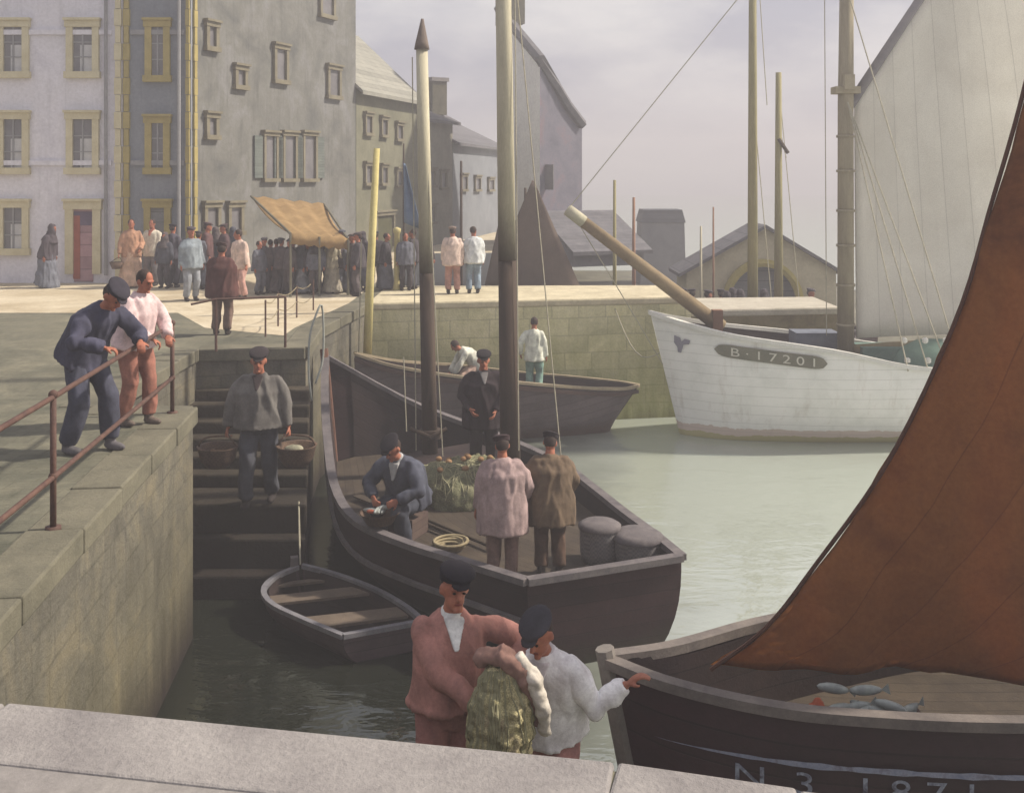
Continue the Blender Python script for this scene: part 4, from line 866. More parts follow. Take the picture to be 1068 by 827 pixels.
def person(label, x, y, z, h, rz, top, legs, cap=(40, 36, 44), hat='cap', lean=0, side=0, head=(0, 0, 0), hands=None, feet=None, pelvis=None, near=False, skirt=False,
           hem=.16, wide=1.0, collar=None, hair=True, poles=None, feetc=(52, 44, 42), curl=.5, apron=None, group=None, knee=None, palm=None, twist=0):
    """front is -Y, the person's left is +X; lean/side/head in degrees; hands/feet = local targets (right, left)"""
    root = bpy.data.objects.new('person', None); COL.objects.link(root); root.location = (x, y, z); root.rotation_euler = (0, 0, R(rz)); root.scale = [h / 1.72] * 3
    tag(root, label, 'person', group)
    vox_b, vox_c = (.0095, .015) if near else (.019, .022)
    Pv = V3(pelvis or (0, 0, .93)); Rt = Matrix.Rotation(R(twist), 3, 'Z') @ Matrix.Rotation(R(side), 3, 'Y') @ Matrix.Rotation(R(lean), 3, 'X')
    X, Fr, T = Rt @ V3((1, 0, 0)), Rt @ V3((0, -1, 0)), Rt @ V3((0, 0, 1))
    Hm = Matrix.Rotation(R(head[2]), 3, 'Z') @ Matrix.Rotation(R(head[1]), 3, 'Y') @ Matrix.Rotation(R(head[0]), 3, 'X')
    bend = lambda s: Pv + T * s + Fr * (-.03 * math.sin(math.pi * min(1, s / .5)) if lean > 15 else 0)
    nb = Pv + T * .50; hc = nb + (T * .5 + Hm @ V3((0, 0, 1)) * .5).normalized() * .165 + Fr * .02
    sh = [Pv + T * .43 + X * s * .172 for s in (-1, 1)]; hp = [Pv + V3((s * .09, 0, -.03)) for s in (-1, 1)]
    hands = hands or ((-.27, -.08, .78), (.27, -.08, .78)); feet = feet or ((-.11, 0, .08), (.11, 0, .08))
    poles = poles or ((-.5, .8, -.2), (.5, .8, -.2)); el, wr, kn_, an_ = [], [], [], []
    for i in (0, 1):
        e, w = ik(sh[i], V3(hands[i]), .285, .25, V3(poles[i])); el.append(e); wr.append(w)
        kk, aa = ik(hp[i], V3(feet[i]), .42, .42, V3((knee or ((-.1, -1, .1), (.1, -1, .1)))[i])); kn_.append(kk); an_.append(aa)
    def loft(mb, secs, n=16, fx=X, fy=None):
        fy = fy or Fr; rows = [[V3(c) + fx * rx * math.cos(2 * math.pi * q / n) - fy * ry * math.sin(2 * math.pi * q / n) for q in range(n)] for c, rx, ry in secs]
        mb.grid(rows, close=True); mb.face(list(reversed(rows[0]))); mb.face(rows[-1])
    # --- body: one continuous surface
    b = MB(); loft(b, [(Pv - T * .1, .1, .08), (Pv, .14, .1), (bend(.15), .125, .088), (bend(.32), .145, .1), (Pv + T * .42, .13, .08), (Pv + T * .475, .07, .055), (hc - T * .06, .052, .055)])
    b.ball(hc + Hm @ V3((0, .012, .012)), (.076, .096, .104), Hm, 18, 12).ball(hc + Hm @ V3((0, -.03, -.055)), (.055, .062, .06), Hm)
    b.ball(hc + Hm @ V3((0, -.085, -.095)), (.024, .02, .018), Hm)
    b.tube([hc + Hm @ V3((0, -.082, .015)), hc + Hm @ V3((0, -.112, -.025)), hc + Hm @ V3((0, -.09, -.034))], [.012, .018, .012], 8)
    b.ball(hc + Hm @ V3((0, -.08, .028)), (.05, .018, .012), Hm)
    for s in (-1, 1): b.ball(hc + Hm @ V3((s * .078, .012, -.012)), (.012, .022, .034), Hm)
    for i, s in ((0, -1), (1, 1)):
        b.tube([sh[i], sh[i].lerp(el[i], .5), el[i], el[i].lerp(wr[i], .4), wr[i]], [.04, .042, .036, .036, .026], 10); b.ball(sh[i] - T * .012, (.042, .042, .042)); b.ball(el[i], (.037,) * 3)
        b.tube([hp[i], hp[i].lerp(kn_[i], .5), kn_[i], kn_[i].lerp(an_[i], .35), an_[i]], [.078, .068, .05, .052, .034], 10); b.ball(kn_[i], (.052,) * 3)
        d = (wr[i] - el[i]).normalized(); pn = V3((palm or ((s * -1, 0, 0), (s * -1, 0, 0)))[i]); pn = (pn - d * pn.dot(d)); pn = pn.normalized() if pn.length > .01 else V3((0, -1, 0)); sd_ = d.cross(pn)
        if sd_.dot(Fr) < 0 : sd_ = -sd_
        fm = Matrix((sd_, pn, d)).transposed()
        if near:
            b.ball(wr[i] + d * .05, (.042, .017, .055), fm, 12, 8)
            for q in range(4):
                off = sd_ * (.030 - .0195 * q); Ls = (.072, .08, .074, .058)[q]; base = wr[i] + d * .082 + off; c1 = curl * .9; c2 = curl * 1.9
                d1 = (d * math.cos(c1) + pn * math.sin(c1)); d2 = (d * math.cos(c2) + pn * math.sin(c2)); p1 = base + d1 * Ls * .5; p2 = p1 + d2 * Ls * .55
                b.tube([base - d * .02, base, p1, p2], [.0105, .0105, .0095, .0075], 8)
            tb = wr[i] + d * .025 + sd_ * .03; td = (d * .6 + sd_ * .75 + pn * .35).normalized(); b.tube([tb - td * .01, tb + td * .035, tb + td * .055 + (d + pn * .4) * .02], [.014, .012, .009], 8)
        else:
            b.ball(wr[i] + d * .045, (.04, .02, .055), fm, 10, 6)
            for q in range(4): b.tube([wr[i] + d * .07 + sd_ * (.03 - .02 * q), wr[i] + d * .13 + pn * .03 * curl * 2 + sd_ * (.034 - .023 * q)], [.012, .010], 6)
            b.tube([wr[i] + d * .03 + sd_ * .03, wr[i] + d * .07 + sd_ * .065], [.014, .011], 6)
        b.ball(an_[i] + V3((0, -.05, -.035)), (.04, .1, .035))
    bo = mods(b.build('body', skin, root, True), vox=vox_b, smooth=1 if near else 2)
    # --- clothes
    t = MB(); wd = wide
    secs = [(Pv - T * hem * .35 - V3((0, 0, hem * .65)), .225 * wd, .185 * wd), (Pv - T * .02, .215 * wd, .172 * wd), (bend(.15), .19 * wd, .152 * wd), (bend(.32), .195 * wd, .145 * wd), (Pv + T * .41, .185 * wd, .122), (Pv + T * .455, .15 * wd, .105), (Pv + T * .49, .10, .082), (Pv + T * .52, .066, .068)]
    loft(t, secs, 20)
    for i in (0, 1):
        t.tube([sh[i], sh[i].lerp(el[i], .45), el[i], el[i].lerp(wr[i], .5), wr[i].lerp(el[i], .06)], [.056 * wd, .068 * wd, .064, .058, .048], 12); t.ball(sh[i] - X * (-1, 1)[i] * .016 - T * .008, (.062 * wd,) * 3); t.ball(el[i], (.066,) * 3)
    sm = cloth(top); mods(t.build('smock', sm, root, True), vox=vox_c, fold=.045)
    g_ = MB()
    if skirt:
        loft(g_, [((Pv.x * .3, Pv.y * .3, .06), .3 * wd, .27 * wd), ((Pv.x * .6, Pv.y * .6, .45), .235 * wd, .21 * wd), (Pv - V3((0, 0, .1)), .19 * wd, .165 * wd), (Pv + T * .1, .16, .13)], 18)
        mods(g_.build('skirt', cloth(legs), root, True), vox=vox_c, fold=.06)
    else:
        loft(g_, [(Pv - V3((0, 0, .12)), .15, .125), (Pv, .175, .14), (Pv + T * .05, .135, .105)], 16)
        for i in (0, 1):
            g_.tube([hp[i], hp[i].lerp(kn_[i], .5), kn_[i], kn_[i].lerp(an_[i], .5), an_[i] + V3((0, 0, .03))], [.098, .095, .082, .078, .07], 12); g_.ball(kn_[i], (.083,) * 3); g_.ball(hp[i], (.097,) * 3)
        mods(g_.build('trousers', cloth(legs), root, True), vox=vox_c, fold=.04)
        for i in (0, 1):
            f_ = MB(); a = an_[i]; f_.ball(a + V3((0, -.055, -.04)), (.05, .135, .042)); f_.tube([a + V3((0, .0, -.03)), a + V3((0, .005, .05))], [.05, .052], 10)
            mods(f_.build('boot', cloth(feetc), root, True), vox=.016, smooth=2)
    if apron: loft(ap := MB(), [(Pv + Fr * .12 - V3((0, 0, .55)), .17, .1), (Pv + Fr * .06, .15, .13)], 14); mods(ap.build('apron', cloth(apron), root, True), vox=vox_c, disp=.03, dsc=.1)
    if hair and hat != 'shawl': mods(MB().ball(hc + Hm @ (V3((0, .022, .022)) if hat == 'none' else V3((0, .03, .012))), (.085, .095, .102) if hat == 'none' else (.082, .086, .088), Hm @ Matrix.Rotation(R(-18 if hat == 'none' else 0), 3, 'X')).build('hair', hairm, root, True), disp=.008, dsc=.03)
    if hat == 'cap':
        c = MB(); c.ball(hc + Hm @ V3((.006, .004, .098)), (.110, .124, .027), Hm @ Matrix.Rotation(R(9), 3, 'X'), 18, 8); c.tube([hc + Hm @ V3((0, .008, .05)), hc + Hm @ V3((0, .008, .1))], [(.088, .1), (.09, .1)], 16)
        c.ball(hc + Hm @ V3((0, -.1, .056)), (.062, .05, .009), Hm @ Matrix.Rotation(R(16), 3, 'X'), 14, 6); mods(c.build('cap', cloth(cap), root, True), vox=.009 if near else .018, smooth=2)
    elif hat == 'shawl':
        c = MB(); c.ball(hc + Hm @ V3((0, .02, .01)), (.1, .11, .125), Hm, 16, 10); c.tube([hc, nb, Pv + T * .3], [.1, .13, .23], 14); mods(c.build('shawl', cloth(cap), root, True), vox=.02, disp=.04, dsc=.1)
    if collar:
        c = MB(); loft(c, [(nb - T * .01, .078, .076), (nb + T * .045, .062, .064)], 14)
        fr_ = [nb + X * .062 + Fr * .1 + T * .01, nb - X * .062 + Fr * .1 + T * .01, nb - T * .14 - X * .012 + Fr * .2, nb - T * .14 + X * .012 + Fr * .2]; bk_ = [q - Fr * .06 for q in fr_]
        c.face(fr_); c.face(list(reversed(bk_)))
        for q in range(4): c.face([fr_[q], bk_[q], bk_[(q + 1) % 4], fr_[(q + 1) % 4]])
        mods(c.build('neck_scarf', cloth(collar), root, True), vox=.009, smooth=2)
    if near:
        for s in (-1, 1): MB().ball(hc + Hm @ V3((s * .03, -.087, .006)), (.011, .008, .0065), Hm).build('eye', eyem, root, True)
        MB().ball(hc + Hm @ V3((0, -.092, -.058)), (.024, .008, .006), Hm).build('mouth', lipm, root, True)
    root['_w'] = [list(Matrix.Rotation(R(rz), 3, 'Z') @ w * (h / 1.72) + V3((x, y, z))) for w in wr]
    return root
def strip_private():
    for o in bpy.data.objects:
        for k_ in ('_o', '_A', '_B', '_w'):
            if k_ in o: del o[k_]

# foreground pair
p1 = person('fisherman in a brown pink smock and black peaked cap holding a net bundle', -.38, 6.2, 1.2, 1.72, 14, (168, 110, 98), (158, 100, 92), cap=(30, 26, 34), head=(5, 6, 6), side=3,
       hands=((.10, -.32, 1.05), (.36, -.2, 1.12)), poles=((-.9, .3, -.3), (.9, .3, -.2)), near=True, wide=1.06, collar=(206, 206, 202), hem=.0, curl=.9, palm=((1, .2, -.3), (-.3, .4, -1)), twist=0)
p2 = person('stooping fisherman in a white smock and pink trousers leaning on the lugger stem', .22, 6.28, 1.08, 1.64, -20, (236, 228, 230), (188, 124, 118), cap=(56, 54, 62), lean=16, head=(28, -4, -12),
       hands=((-.22, -.38, .98), (.50, .0, 1.24)), poles=((-.9, .4, -.3), (.6, .3, -.8)), near=True, wide=1.12, hem=.04, curl=.5, side=2, palm=((0, 0, -1), (0, 0, -1)), collar=(196, 188, 190))
# net bundle in the first man's hands
nb_ = thing('net_bundle', 'yellow green bundle of net hanging from the arms of the man in brown', 'net bundle', (-.05, 5.95, 1.9))
gnet = netting('yellow_green_net', (150, 142, 104), (196, 186, 144), (160, 146, 122), 70)
mb = MB(); rr = random.Random(2)
for i in range(26):
    a = i * 6.28 / 13; kk = 1 if i < 13 else .45; sx = kk * math.cos(a); sy = kk * math.sin(a); t0 = V3((-.05 + .06 * sx, 5.88 + .05 * sy, 2.46 + rr.uniform(-.03, .03))); b0 = V3((-.07 + .12 * sx, 5.88 + .08 * sy, 1.9 + rr.uniform(-.05, .12)))
    mb.tube([t0, t0.lerp(b0, .4) + V3((.05 * sx, .04 * sy, 0)), t0.lerp(b0, .8) + V3((.04 * sx, .02 * sy, 0)), b0], [.035, .05, .05, .02], 8)
mods(mb.build('netting', gnet, nb_, True), vox=.014, disp=.06, dsc=.05, smooth=1)
mb = MB(); mb.tube([V3((-.2, 5.9, 2.5)), V3((-.06, 5.84, 2.56)), V3((.05, 5.84, 2.47)), V3((.12, 5.88, 2.3)), V3((.15, 5.9, 2.15))], [.045, .065, .065, .05, .04], 10)
mods(mb.build('wrapped_cloth', mat('dun_cloth', (122, 92, 84), (150, 118, 106), 6), nb_, True), vox=.014, disp=.05, dsc=.07)
mb = MB(); mb.tube([V3((.03, 5.84, 2.56)), V3((.12, 5.82, 2.44)), V3((.17, 5.84, 2.26)), V3((.19, 5.88, 2.1))], [.03, .045, .045, .03], 10)
mods(mb.build('white_cloth', cloth((206, 196, 180)), nb_, True), vox=.012, disp=.04, dsc=.06)
NETS = [(nh, 'z', (-.72, 14.75, 1.9), (.75, .6), 46), (nb_, 'b', None, None, 0)]
# men on the left quay
p3 = person('man in a dark blue jacket and cap bending over the iron railing', -4.0, 10.0, QZ, 1.80, 62, (62, 62, 84), (62, 64, 82), cap=(48, 44, 56), lean=34, head=(46, 0, 0), pelvis=(0, .1, .9),
       hands=((-.2, -.42, 1.0), (.16, -.46, 1.0)), poles=((-.9, .4, -.3), (.9, .4, -.3)), feet=((-.16, .1, .08), (.14, -.1, .08)), near=True, wide=1.1, hem=.08, feetc=(92, 88, 92), palm=((0, 0, -1), (0, 0, -1)), curl=.8)
p4 = person('bareheaded man in a pink shirt and russet trousers leaning at the railing', -3.98, 11.1, QZ, 1.66, 62, (206, 176, 176), (150, 92, 76), hat='none', lean=12, head=(22, 0, 0), wide=1.12, hem=.06,
       hands=((-.06, -.34, .96), (.14, -.36, .97)), poles=((-.9, .5, -.3), (.9, .5, -.3)), near=True, feet=((-.11, .05, .08), (.1, -.12, .08)), feetc=(104, 90, 80), palm=((0, 0, -1), (0, 0, -1)), curl=.8)
# basket carrier
p5 = person('man in a grey sweater coming down the landing with a basket in each hand', -3.25, 13.55, 1.0, 2.0, 4, (100, 96, 92), (70, 72, 82), cap=(46, 38, 42), hat='cap', head=(14, 0, 6), wide=1.26,
       hands=((-.33, -.05, .86), (.33, -.05, .86)), poles=((-.9, .6, 0), (.9, .6, 0)), feet=((-.12, -.12, .08), (.12, .14, .08)), near=True, curl=1.3, hem=.06, collar=(56, 44, 46), palm=((1, 0, 0), (-1, 0, 0)))
for i, wv_ in enumerate(p5['_w']):
    c = V3(wv_) + V3((-.1 if i == 0 else .12, -.1, -.46)); lab = ('round dark wicker basket in the right hand of the man on the landing', 'round dark wicker basket on the boat side of the man on the landing')[i]
    bk = thing('basket', lab, 'basket', c); MB().lathe(c, [(.0, 0), (.15, 0), (.22, .1), (.25, .24), (.265, .26), (.23, .25), (.19, .1), (.0, .05)], 20).build('basket_body', wick, bk, True)
    top = V3(wv_) + V3((0, 0, -.1)); MB().tube(crv([c + V3((-.24, 0, .25)), c + V3((-.16, 0, .36)), V3((top.x, top.y, top.z)), c + V3((.16, 0, .36)), c + V3((.24, 0, .25))], 14), .012, 6).build('handle', wick, bk, True)
    if i == 1: mods(MB().ball(c + V3((-.02, -.05, .22)), (.12, .08, .05)).build('folded_cloth', cloth((150, 146, 120)), bk, True), disp=.03, dsc=.05)
    else: heap(bk, 'catch', (c.x, c.y, c.z + .1), (.16, .14), .14, mat('brown_catch', (92, 70, 50), (120, 94, 66), 8), 8, .03, .04, .015, 5)
# men in boat A
p6 = person('seated man in blue grey jacket and dark cap mending a catch on the boat side', -1.36, 13.22, .36, 1.98, -25, (70, 74, 90), (58, 62, 76), cap=(38, 32, 40), lean=26, head=(36, 0, -10), pelvis=(0, .1, .72),
       hands=((-.16, -.36, .80), (.14, -.36, .80)), poles=((-.9, .2, -.3), (.9, .2, -.3)), feet=((-.16, -.2, .25), (.16, -.2, .25)), near=True, wide=1.25, collar=(160, 160, 160), hem=.06, palm=((1, 0, -.5), (-1, 0, -.5)), curl=.8)
cb_ = thing('catch_basket', 'shallow basket of silvery fish in the lap of the seated man', 'basket', (-1.85, 12.65, 1.02))
cc = V3((-1.60, 12.76, 1.02)); MB().lathe(cc, [(.0, 0), (.16, 0), (.24, .13), (.255, .14), (.22, .12), (.15, .04), (.0, .04)], 18).build('basket_body', wick, cb_, True)
for i in range(8):
    rr = random.Random(i + 9); m_ = Matrix.Rotation(rr.uniform(0, 3), 3, 'Z'); MB().ball(cc + V3((rr.uniform(-.12, .12), rr.uniform(-.1, .1), .13 + rr.uniform(0, .05))), (.1, .022, .03), m_, 10, 6).build('fish', fish, cb_, True)
MB().ball(cc + V3((-.1, .05, .13)), (.07, .05, .03)).build('red_gurnard', mat('red_fish', (150, 74, 52), (172, 96, 70)), cb_, True)
bx_ = tag(MB().box((-1.38, 13.32, .83), (.5, .42, .26), -.4).build('fish_box', cw, None, loc=(-1.38, 13.32, .7)), 'low wooden box the seated man sits on at the boat side', 'box')
p7 = person('man in a black coat and cap standing facing the viewer left of the second mast', XD(504, 15.2), 15.2, .92, 1.78, 8, (44, 32, 38), (48, 38, 42), cap=(34, 28, 34), head=(10, 0, 0), wide=1.32, hem=.26,
       hands=((-.2, -.2, .95), (.14, -.24, .92)), poles=((-.9, .5, -.3), (.9, .5, -.3)), near=True, collar=(120, 116, 116), palm=((1, 0, 0), (-1, 0, 0)))
p8 = person('man seen from behind in a pale mauve smock, dark beret, in the dark boat', XD(524, 11.75), 11.75, .7, 1.62, 176, (158, 132, 130), (128, 98, 88), cap=(56, 38, 42), head=(12, 4, 12), lean=4, wide=1.34, hem=.34,
       hands=((.30, -.1, .82), (-.2, -.2, .9)) and ((-.25, -.2, .9), (.33, -.04, .78)), near=True, poles=((-.9, .4, -.3), (.9, .4, 0)), feetc=(70, 58, 54))
p9 = person('man seen from behind in an olive brown smock beside the mauve one', XD(574, 11.95), 11.95, .7, 1.6, 186, (104, 84, 64), (92, 68, 54), cap=(40, 32, 38), head=(18, -4, -22), lean=6, wide=1.38, hem=.3,
       hands=((-.24, -.24, .92), (.26, -.2, .9)), near=True, poles=((-.9, .4, -.3), (.9, .4, 0)), feetc=(70, 58, 54))
# on boat B
person('man in pale clothes stooping over the grey moored boat between the masts', XD(492, 21.1), 21.1, .8, 1.55, -70, (206, 206, 190), (196, 160, 140), hat='none', lean=48, head=(50, 0, 0), pelvis=(0, .12, .74), hands=((-.12, -.5, .5), (.12, -.5, .5)), feet=((-.12, .0, .08), (.12, -.15, .08)))
person('man in white shirt and green trousers standing on the grey boat with his back turned', XD(557, 21.3), 21.3, .8, 1.58, 165, (206, 208, 190), (120, 158, 144), hat='none', head=(10, 0, 20), hands=((-.25, -.1, .82), (.3, .02, .9)))
# on the pier
person('person in pale pink smock standing on the pier, left one of the talking pair', XD(472, 23.4), 23.4, QZ + .012, 1.5, 178, (214, 186, 170), (176, 124, 110), hat='cap', cap=(140, 120, 110), wide=1.15, hem=.2)
person('person in white smock and blue trousers on the pier, right one of the pair', XD(494, 23.5), 23.5, QZ + .012, 1.5, -170, (202, 206, 206), (120, 140, 160), hat='none', wide=1.15, head=(0, 0, -40), hem=.15)
# promenade
Q = QZ + .004
def prom(label, px, fy, h, rz, top, legs, **k):
    D = (CAMZ - Q) * F_PX / (fy - HY); return person(label, XD(px, D), D, Q, h, rz, top, legs, **k)
prom('woman in a dark shawl and grey blue skirt walking past the white house', 49, 300, 1.52, 80, (74, 66, 76), (100, 104, 118), cap=(74, 66, 74), hat='shawl', skirt=True, lean=14, wide=1.15)
pb = prom('woman in an orange tan dress carrying a small basket near the grey house', 137, 300, 1.62, 20, (176, 126, 96), (188, 150, 124), hat='none', skirt=True, wide=1.05, hands=((-.3, -.12, .8), (.2, -.2, .95)))
wv_ = pb['_w'][0]; c = V3(wv_) + V3((-.04, -.05, -.34)); bk = thing('basket', 'small brown hand basket carried by the woman in orange', 'basket', c)
MB().lathe(c, [(.0, 0), (.1, 0), (.16, .16), (.14, .15), (.0, .04)], 14).build('basket_body', wick, bk, True); MB().tube(crv([c + V3((-.14, 0, .15)), V3(wv_) - V3((0, 0, .08)), c + V3((.14, 0, .15))], 10), .01, 6).build('handle', wick, bk)
prom('person in a bright white shirt with a red brown head beside the woman in orange', 159, 298, 1.6, -10, (216, 206, 184), (120, 116, 120), hat='none', collar=(160, 80, 60))
prom('dark clothed person between the white shirt and the blue grey man', 180, 300, 1.5, 160, (74, 70, 84), (70, 66, 78), hat='cap')
prom('stout man in pale blue grey clothes and a cap on the promenade', 199, 314, 1.56, 40, (128, 140, 150), (136, 142, 152), cap=(70, 60, 66), wide=1.25)
prom('person in dark red behind the brown coated man', 216, 301, 1.55, 100, (98, 66, 66), (84, 62, 66), hat='cap', cap=(76, 58, 60))
prom('second person in dark maroon close behind the brown coated man', 234, 300, 1.5, -60, (86, 62, 66), (76, 60, 66), hat='cap', cap=(70, 54, 58))
prom('person in a pink smock with dark hair turned toward the awning', 252, 312, 1.5, -35, (206, 176, 160), (190, 140, 128), hat='none', lean=8, head=(10, 0, -30))
person('man in a long dark brown red coat seen from behind at the stair head', XD(231, 17.4), 17.4, QZ, 1.52, 178, (88, 50, 46), (112, 88, 76), cap=(64, 44, 44), wide=1.34, hem=.22, head=(8, 0, 10))
cr_ = random.Random(21); cols = [(70, 72, 84), (84, 74, 76), (96, 98, 110), (66, 60, 66), (104, 92, 88), (120, 122, 130)]
descr = [('dark grey smock', 276, 301), ('slate coat and cap', 288, 298), ('brown grey jacket', 297, 303), ('pale blue grey blouse', 307, 300), ('black shawl', 316, 297), ('grey apron', 325, 303), ('mauve grey coat', 333, 298), ('dusky blue jacket', 356, 299), ('dark cap and red face', 369, 302), ('brown shawl', 379, 298), ('dark blue blouse', 402, 298), ('grey coat', 432, 297)]
places = ['leftmost under the awning', 'under the awning edge pole', 'stooping under the awning', 'in the middle under the awning', 'at the back under the awning', 'left of the cream smocked one', 'just behind the cream smocked one', 'right of the cream smocked one', 'by the yellow leaning pole', 'behind the yellow leaning pole', 'beside the slim yellowish post', 'just left of the first boat mast']
for i, (dsc_, px, fy) in enumerate(descr):
    c1, c2 = cr_.choice(cols), cr_.choice(cols); sk = i % 3 == 1
    prom('person in a %s, %s' % (dsc_, places[i]), px, (fy + 5 if px > 350 else 305.5) + cr_.uniform(-1, 1), cr_.uniform(1.3, 1.44) if px > 350 else cr_.uniform(1.2, 1.28), cr_.uniform(-180, 180), c1, c2, hat='shawl' if 'shawl' in dsc_ else cr_.choice(('cap', 'none')), cap=cr_.choice(cols), skirt=sk, lean=30 if 'stooping' in places[i] else 3, group='crowd around the awning')
more = [(270, 299, 'a dark brown coat, farthest left of the dense crowd'), (282, 297, 'near black clothes, second from the awning corner'), (293, 300, 'a dim violet coat under the left of the awning'), (303, 298, 'charcoal clothes, pressed behind the pale blue blouse'), (312, 303, 'a smoky blue smock in front of the black shawl'), (321, 299, 'a dark umber coat behind the grey apron'), (330, 305, 'a slate smock in front of the mauve grey coat'), (339, 298, 'a dusky coat behind the cream smocked person'), (352, 304, 'a charcoal smock at the right awning pole'), (362, 296, 'a dim brown coat near the right awning pole'), (374, 305, 'a dark slate smock right of the awning'), (392, 299, 'a grey brown coat between the yellow pole and the post'), (423, 300, 'dark clothes right of the yellowish post'), (445, 296, 'dark clothes behind the first boat mast'), (172, 297, 'dim grey clothes behind the white shirted person'), (207, 298, 'a dark coat behind the pale blue grey man'), (243, 297, 'a dark smock left of the pink smocked person'), (225, 296, 'a dim brown smock between the two maroon people')]
for px, fy, ds in more:
    lo = 268 < px < 366
    prom('person in ' + ds, px, (306 if lo else fy + 3) + cr_.uniform(-2, 1.5), cr_.uniform(1.18, 1.28) if lo else cr_.uniform(1.32, 1.46), cr_.uniform(-180, 180), cr_.choice(cols[:4]), cr_.choice(cols[:4]), hat=cr_.choice(('cap', 'none', 'shawl')), cap=cr_.choice(cols[:4]), wide=1.15, group='crowd around the awning')
prom('person in a cream smock with a reddish head at the right end of the awning', 347, 306, 1.3, 170, (188, 178, 150), (170, 160, 140), hat='none', skirt=True)
# small figures beyond the pier
small = [(622, 27.2, 'dark', (70, 66, 78), 'left of the slim mast'), (636, 27.6, 'slate', (74, 74, 86), 'behind the slim mast'), (651, 27.0, 'maroon', (104, 66, 62), 'between two thin masts'), (672, 27.4, 'brown red', (98, 60, 56), 'below the bowsprit middle'), (697, 27.0, 'dark grey', (70, 70, 80), 'in front of the square tower'), (712, 27.5, 'umber', (84, 62, 58), 'right of the square tower'), (752, 27.2, 'black', (58, 56, 64), 'left of the shed arch'), (764, 27.6, 'charcoal', (66, 64, 70), 'by the left foot of the arch'), (797, 27.3, 'pink', (190, 150, 140), 'between the two olive masts'), (845, 27.4, 'rose', (178, 140, 132), 'right of the shed arch'), (629, 27.0, 'sooty', (62, 60, 68), 'close to the slim mast'), (644, 27.8, 'dusky', (70, 66, 72), 'right beside the slim mast'), (683, 27.1, 'dim blue', (70, 74, 88), 'left of the square tower'), (705, 26.9, 'dull violet', (76, 70, 82), 'under the square tower edge'), (722, 27.3, 'bluish black', (60, 62, 74), 'left of the cream mast'), (738, 27.0, 'smoky', (72, 70, 76), 'between the cream and the reddish mast'), (758, 26.8, 'grey black', (60, 58, 62), 'beside the left foot of the arch'), (772, 27.2, 'dark olive', (72, 70, 58), 'left of the thick olive mast')]
dk_ = MB().prism([(1.6, 26.4), (9.5, 26.4), (9.5, 28.99), (1.6, 28.99)], .35, .6).build('floating_landing', deckm); struct(dk_)
for px, D, cn, c, pl in small:
    person('small figure in %s clothes beyond the pier, %s' % (cn, pl), XD(px, D), D, .6, 1.72, random.uniform(0, 360), c, (70, 66, 72), hat=random.choice(('cap', 'none', 'shawl')), group='small figures beyond the pier', cap=(66, 60, 68), wide=1.2)

# ------------------------------------------------------------------ bake modifiers
bpy.context.view_layer.update()
dg = bpy.context.evaluated_depsgraph_get(); new = []
for o in MODS: new.append((o, bpy.data.meshes.new_from_object(o.evaluated_get(dg))))
for o, me in new:
    o.modifiers.clear(); o.data = me
    if '_f' in o:
        a = o['_f']; sd_ = hash(o.name) % 97
        me.calc_loop_triangles(); ns = [v.normal.copy() for v in me.vertices]
        for v, n_ in zip(me.vertices, ns):
            c = v.co; q = mnoise.noise(Vector((c.x * 7 + sd_, c.y * 7, c.z * 2.2 + c.x * 3))) + .18 * mnoise.noise(Vector((c.x * 20, c.y * 20 + sd_, c.z * 5 - c.x * 6)))
            v.co = c + n_ * (a * max(-.04, .45 - 1.1 * abs(q)))
        del o['_f']
from mathutils.bvhtree import BVHTree
def bvh(o): return BVHTree.FromPolygons([o.matrix_world @ v.co for v in o.data.vertices], [list(p.vertices) for p in o.data.polygons])
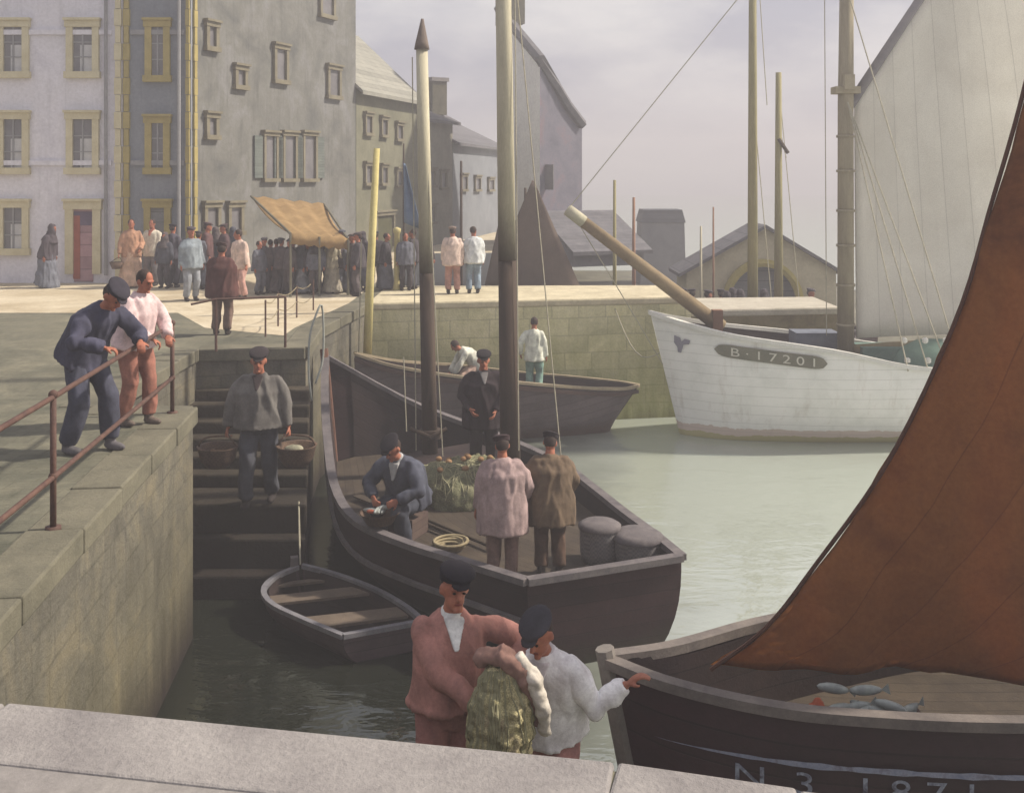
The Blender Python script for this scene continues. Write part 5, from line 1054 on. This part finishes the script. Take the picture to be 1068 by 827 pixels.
cord = mat('net_cord', (128, 126, 98), (156, 152, 122), 12); cork = mat('cork_float', (132, 100, 70), (156, 124, 90), 9)
rnd = random.Random(4); tr_ = bvh(nh)
for i in range(42):
    a = rnd.uniform(0, 6.28); x, y = -.72 + rnd.uniform(-.45, .45), 14.75 + rnd.uniform(-.4, .4); pts = []
    for q in range(26):
        a += rnd.uniform(-.35, .35); x += .035 * math.cos(a); y += .035 * math.sin(a); h = tr_.ray_cast(Vector((x, y, 3)), Vector((0, 0, -1)))
        if h[0] is None: break
        pts.append(h[0] + Vector((0, 0, .008)))
    if len(pts) > 5:
        MB().tube(pts, .008, 4).build('net_cord', cord, nh)
        if i % 3 == 0: MB().ball(pts[len(pts) // 2] + Vector((0, 0, .03)), (.045, .045, .035)).build('cork_float', cork, nh, True)
nt_ = [c for c in nb_.children if c.name.startswith('netting')][0]; tr_ = bvh(nt_)
for i in range(34):
    a = rnd.uniform(math.pi, 2 * math.pi); pts = []; sl_ = rnd.uniform(-.02, .02)
    for q in range(22):
        z = 2.5 - q * .026; a += sl_ + rnd.uniform(-.03, .03); d = Vector((math.cos(a), math.sin(a), 0)); h = tr_.ray_cast(Vector((-.08, 5.88, z)) + d * .8, -d)
        if h[0] is not None: pts.append(h[0] + d * .003)
    if len(pts) > 5: MB().tube(pts, .0045, 4).build('net_cord', cord, nb_)
strip_private()

# ------------------------------------------------------------------ haze
hb_ = MB(); hb_.box((20, 134, 7.6), (345, 338, 17.2)); h_o = hb_.build('haze', bpy.data.materials.new('haze'))
hm = h_o.data.materials[0]; hm.use_nodes = True; t = hm.node_tree; t.nodes.clear(); o_ = t.nodes.new('ShaderNodeOutputMaterial'); v_ = t.nodes.new('ShaderNodeVolumePrincipled')
v_.inputs['Color'].default_value = (.84, .82, .86, 1); v_.inputs['Density'].default_value = .0075; v_.inputs['Anisotropy'].default_value = .2
t.links.new(v_.outputs[0], o_.inputs['Volume']); h_o['kind'] = 'stuff'; h_o['label'] = 'thin grey harbour haze fading the far houses'
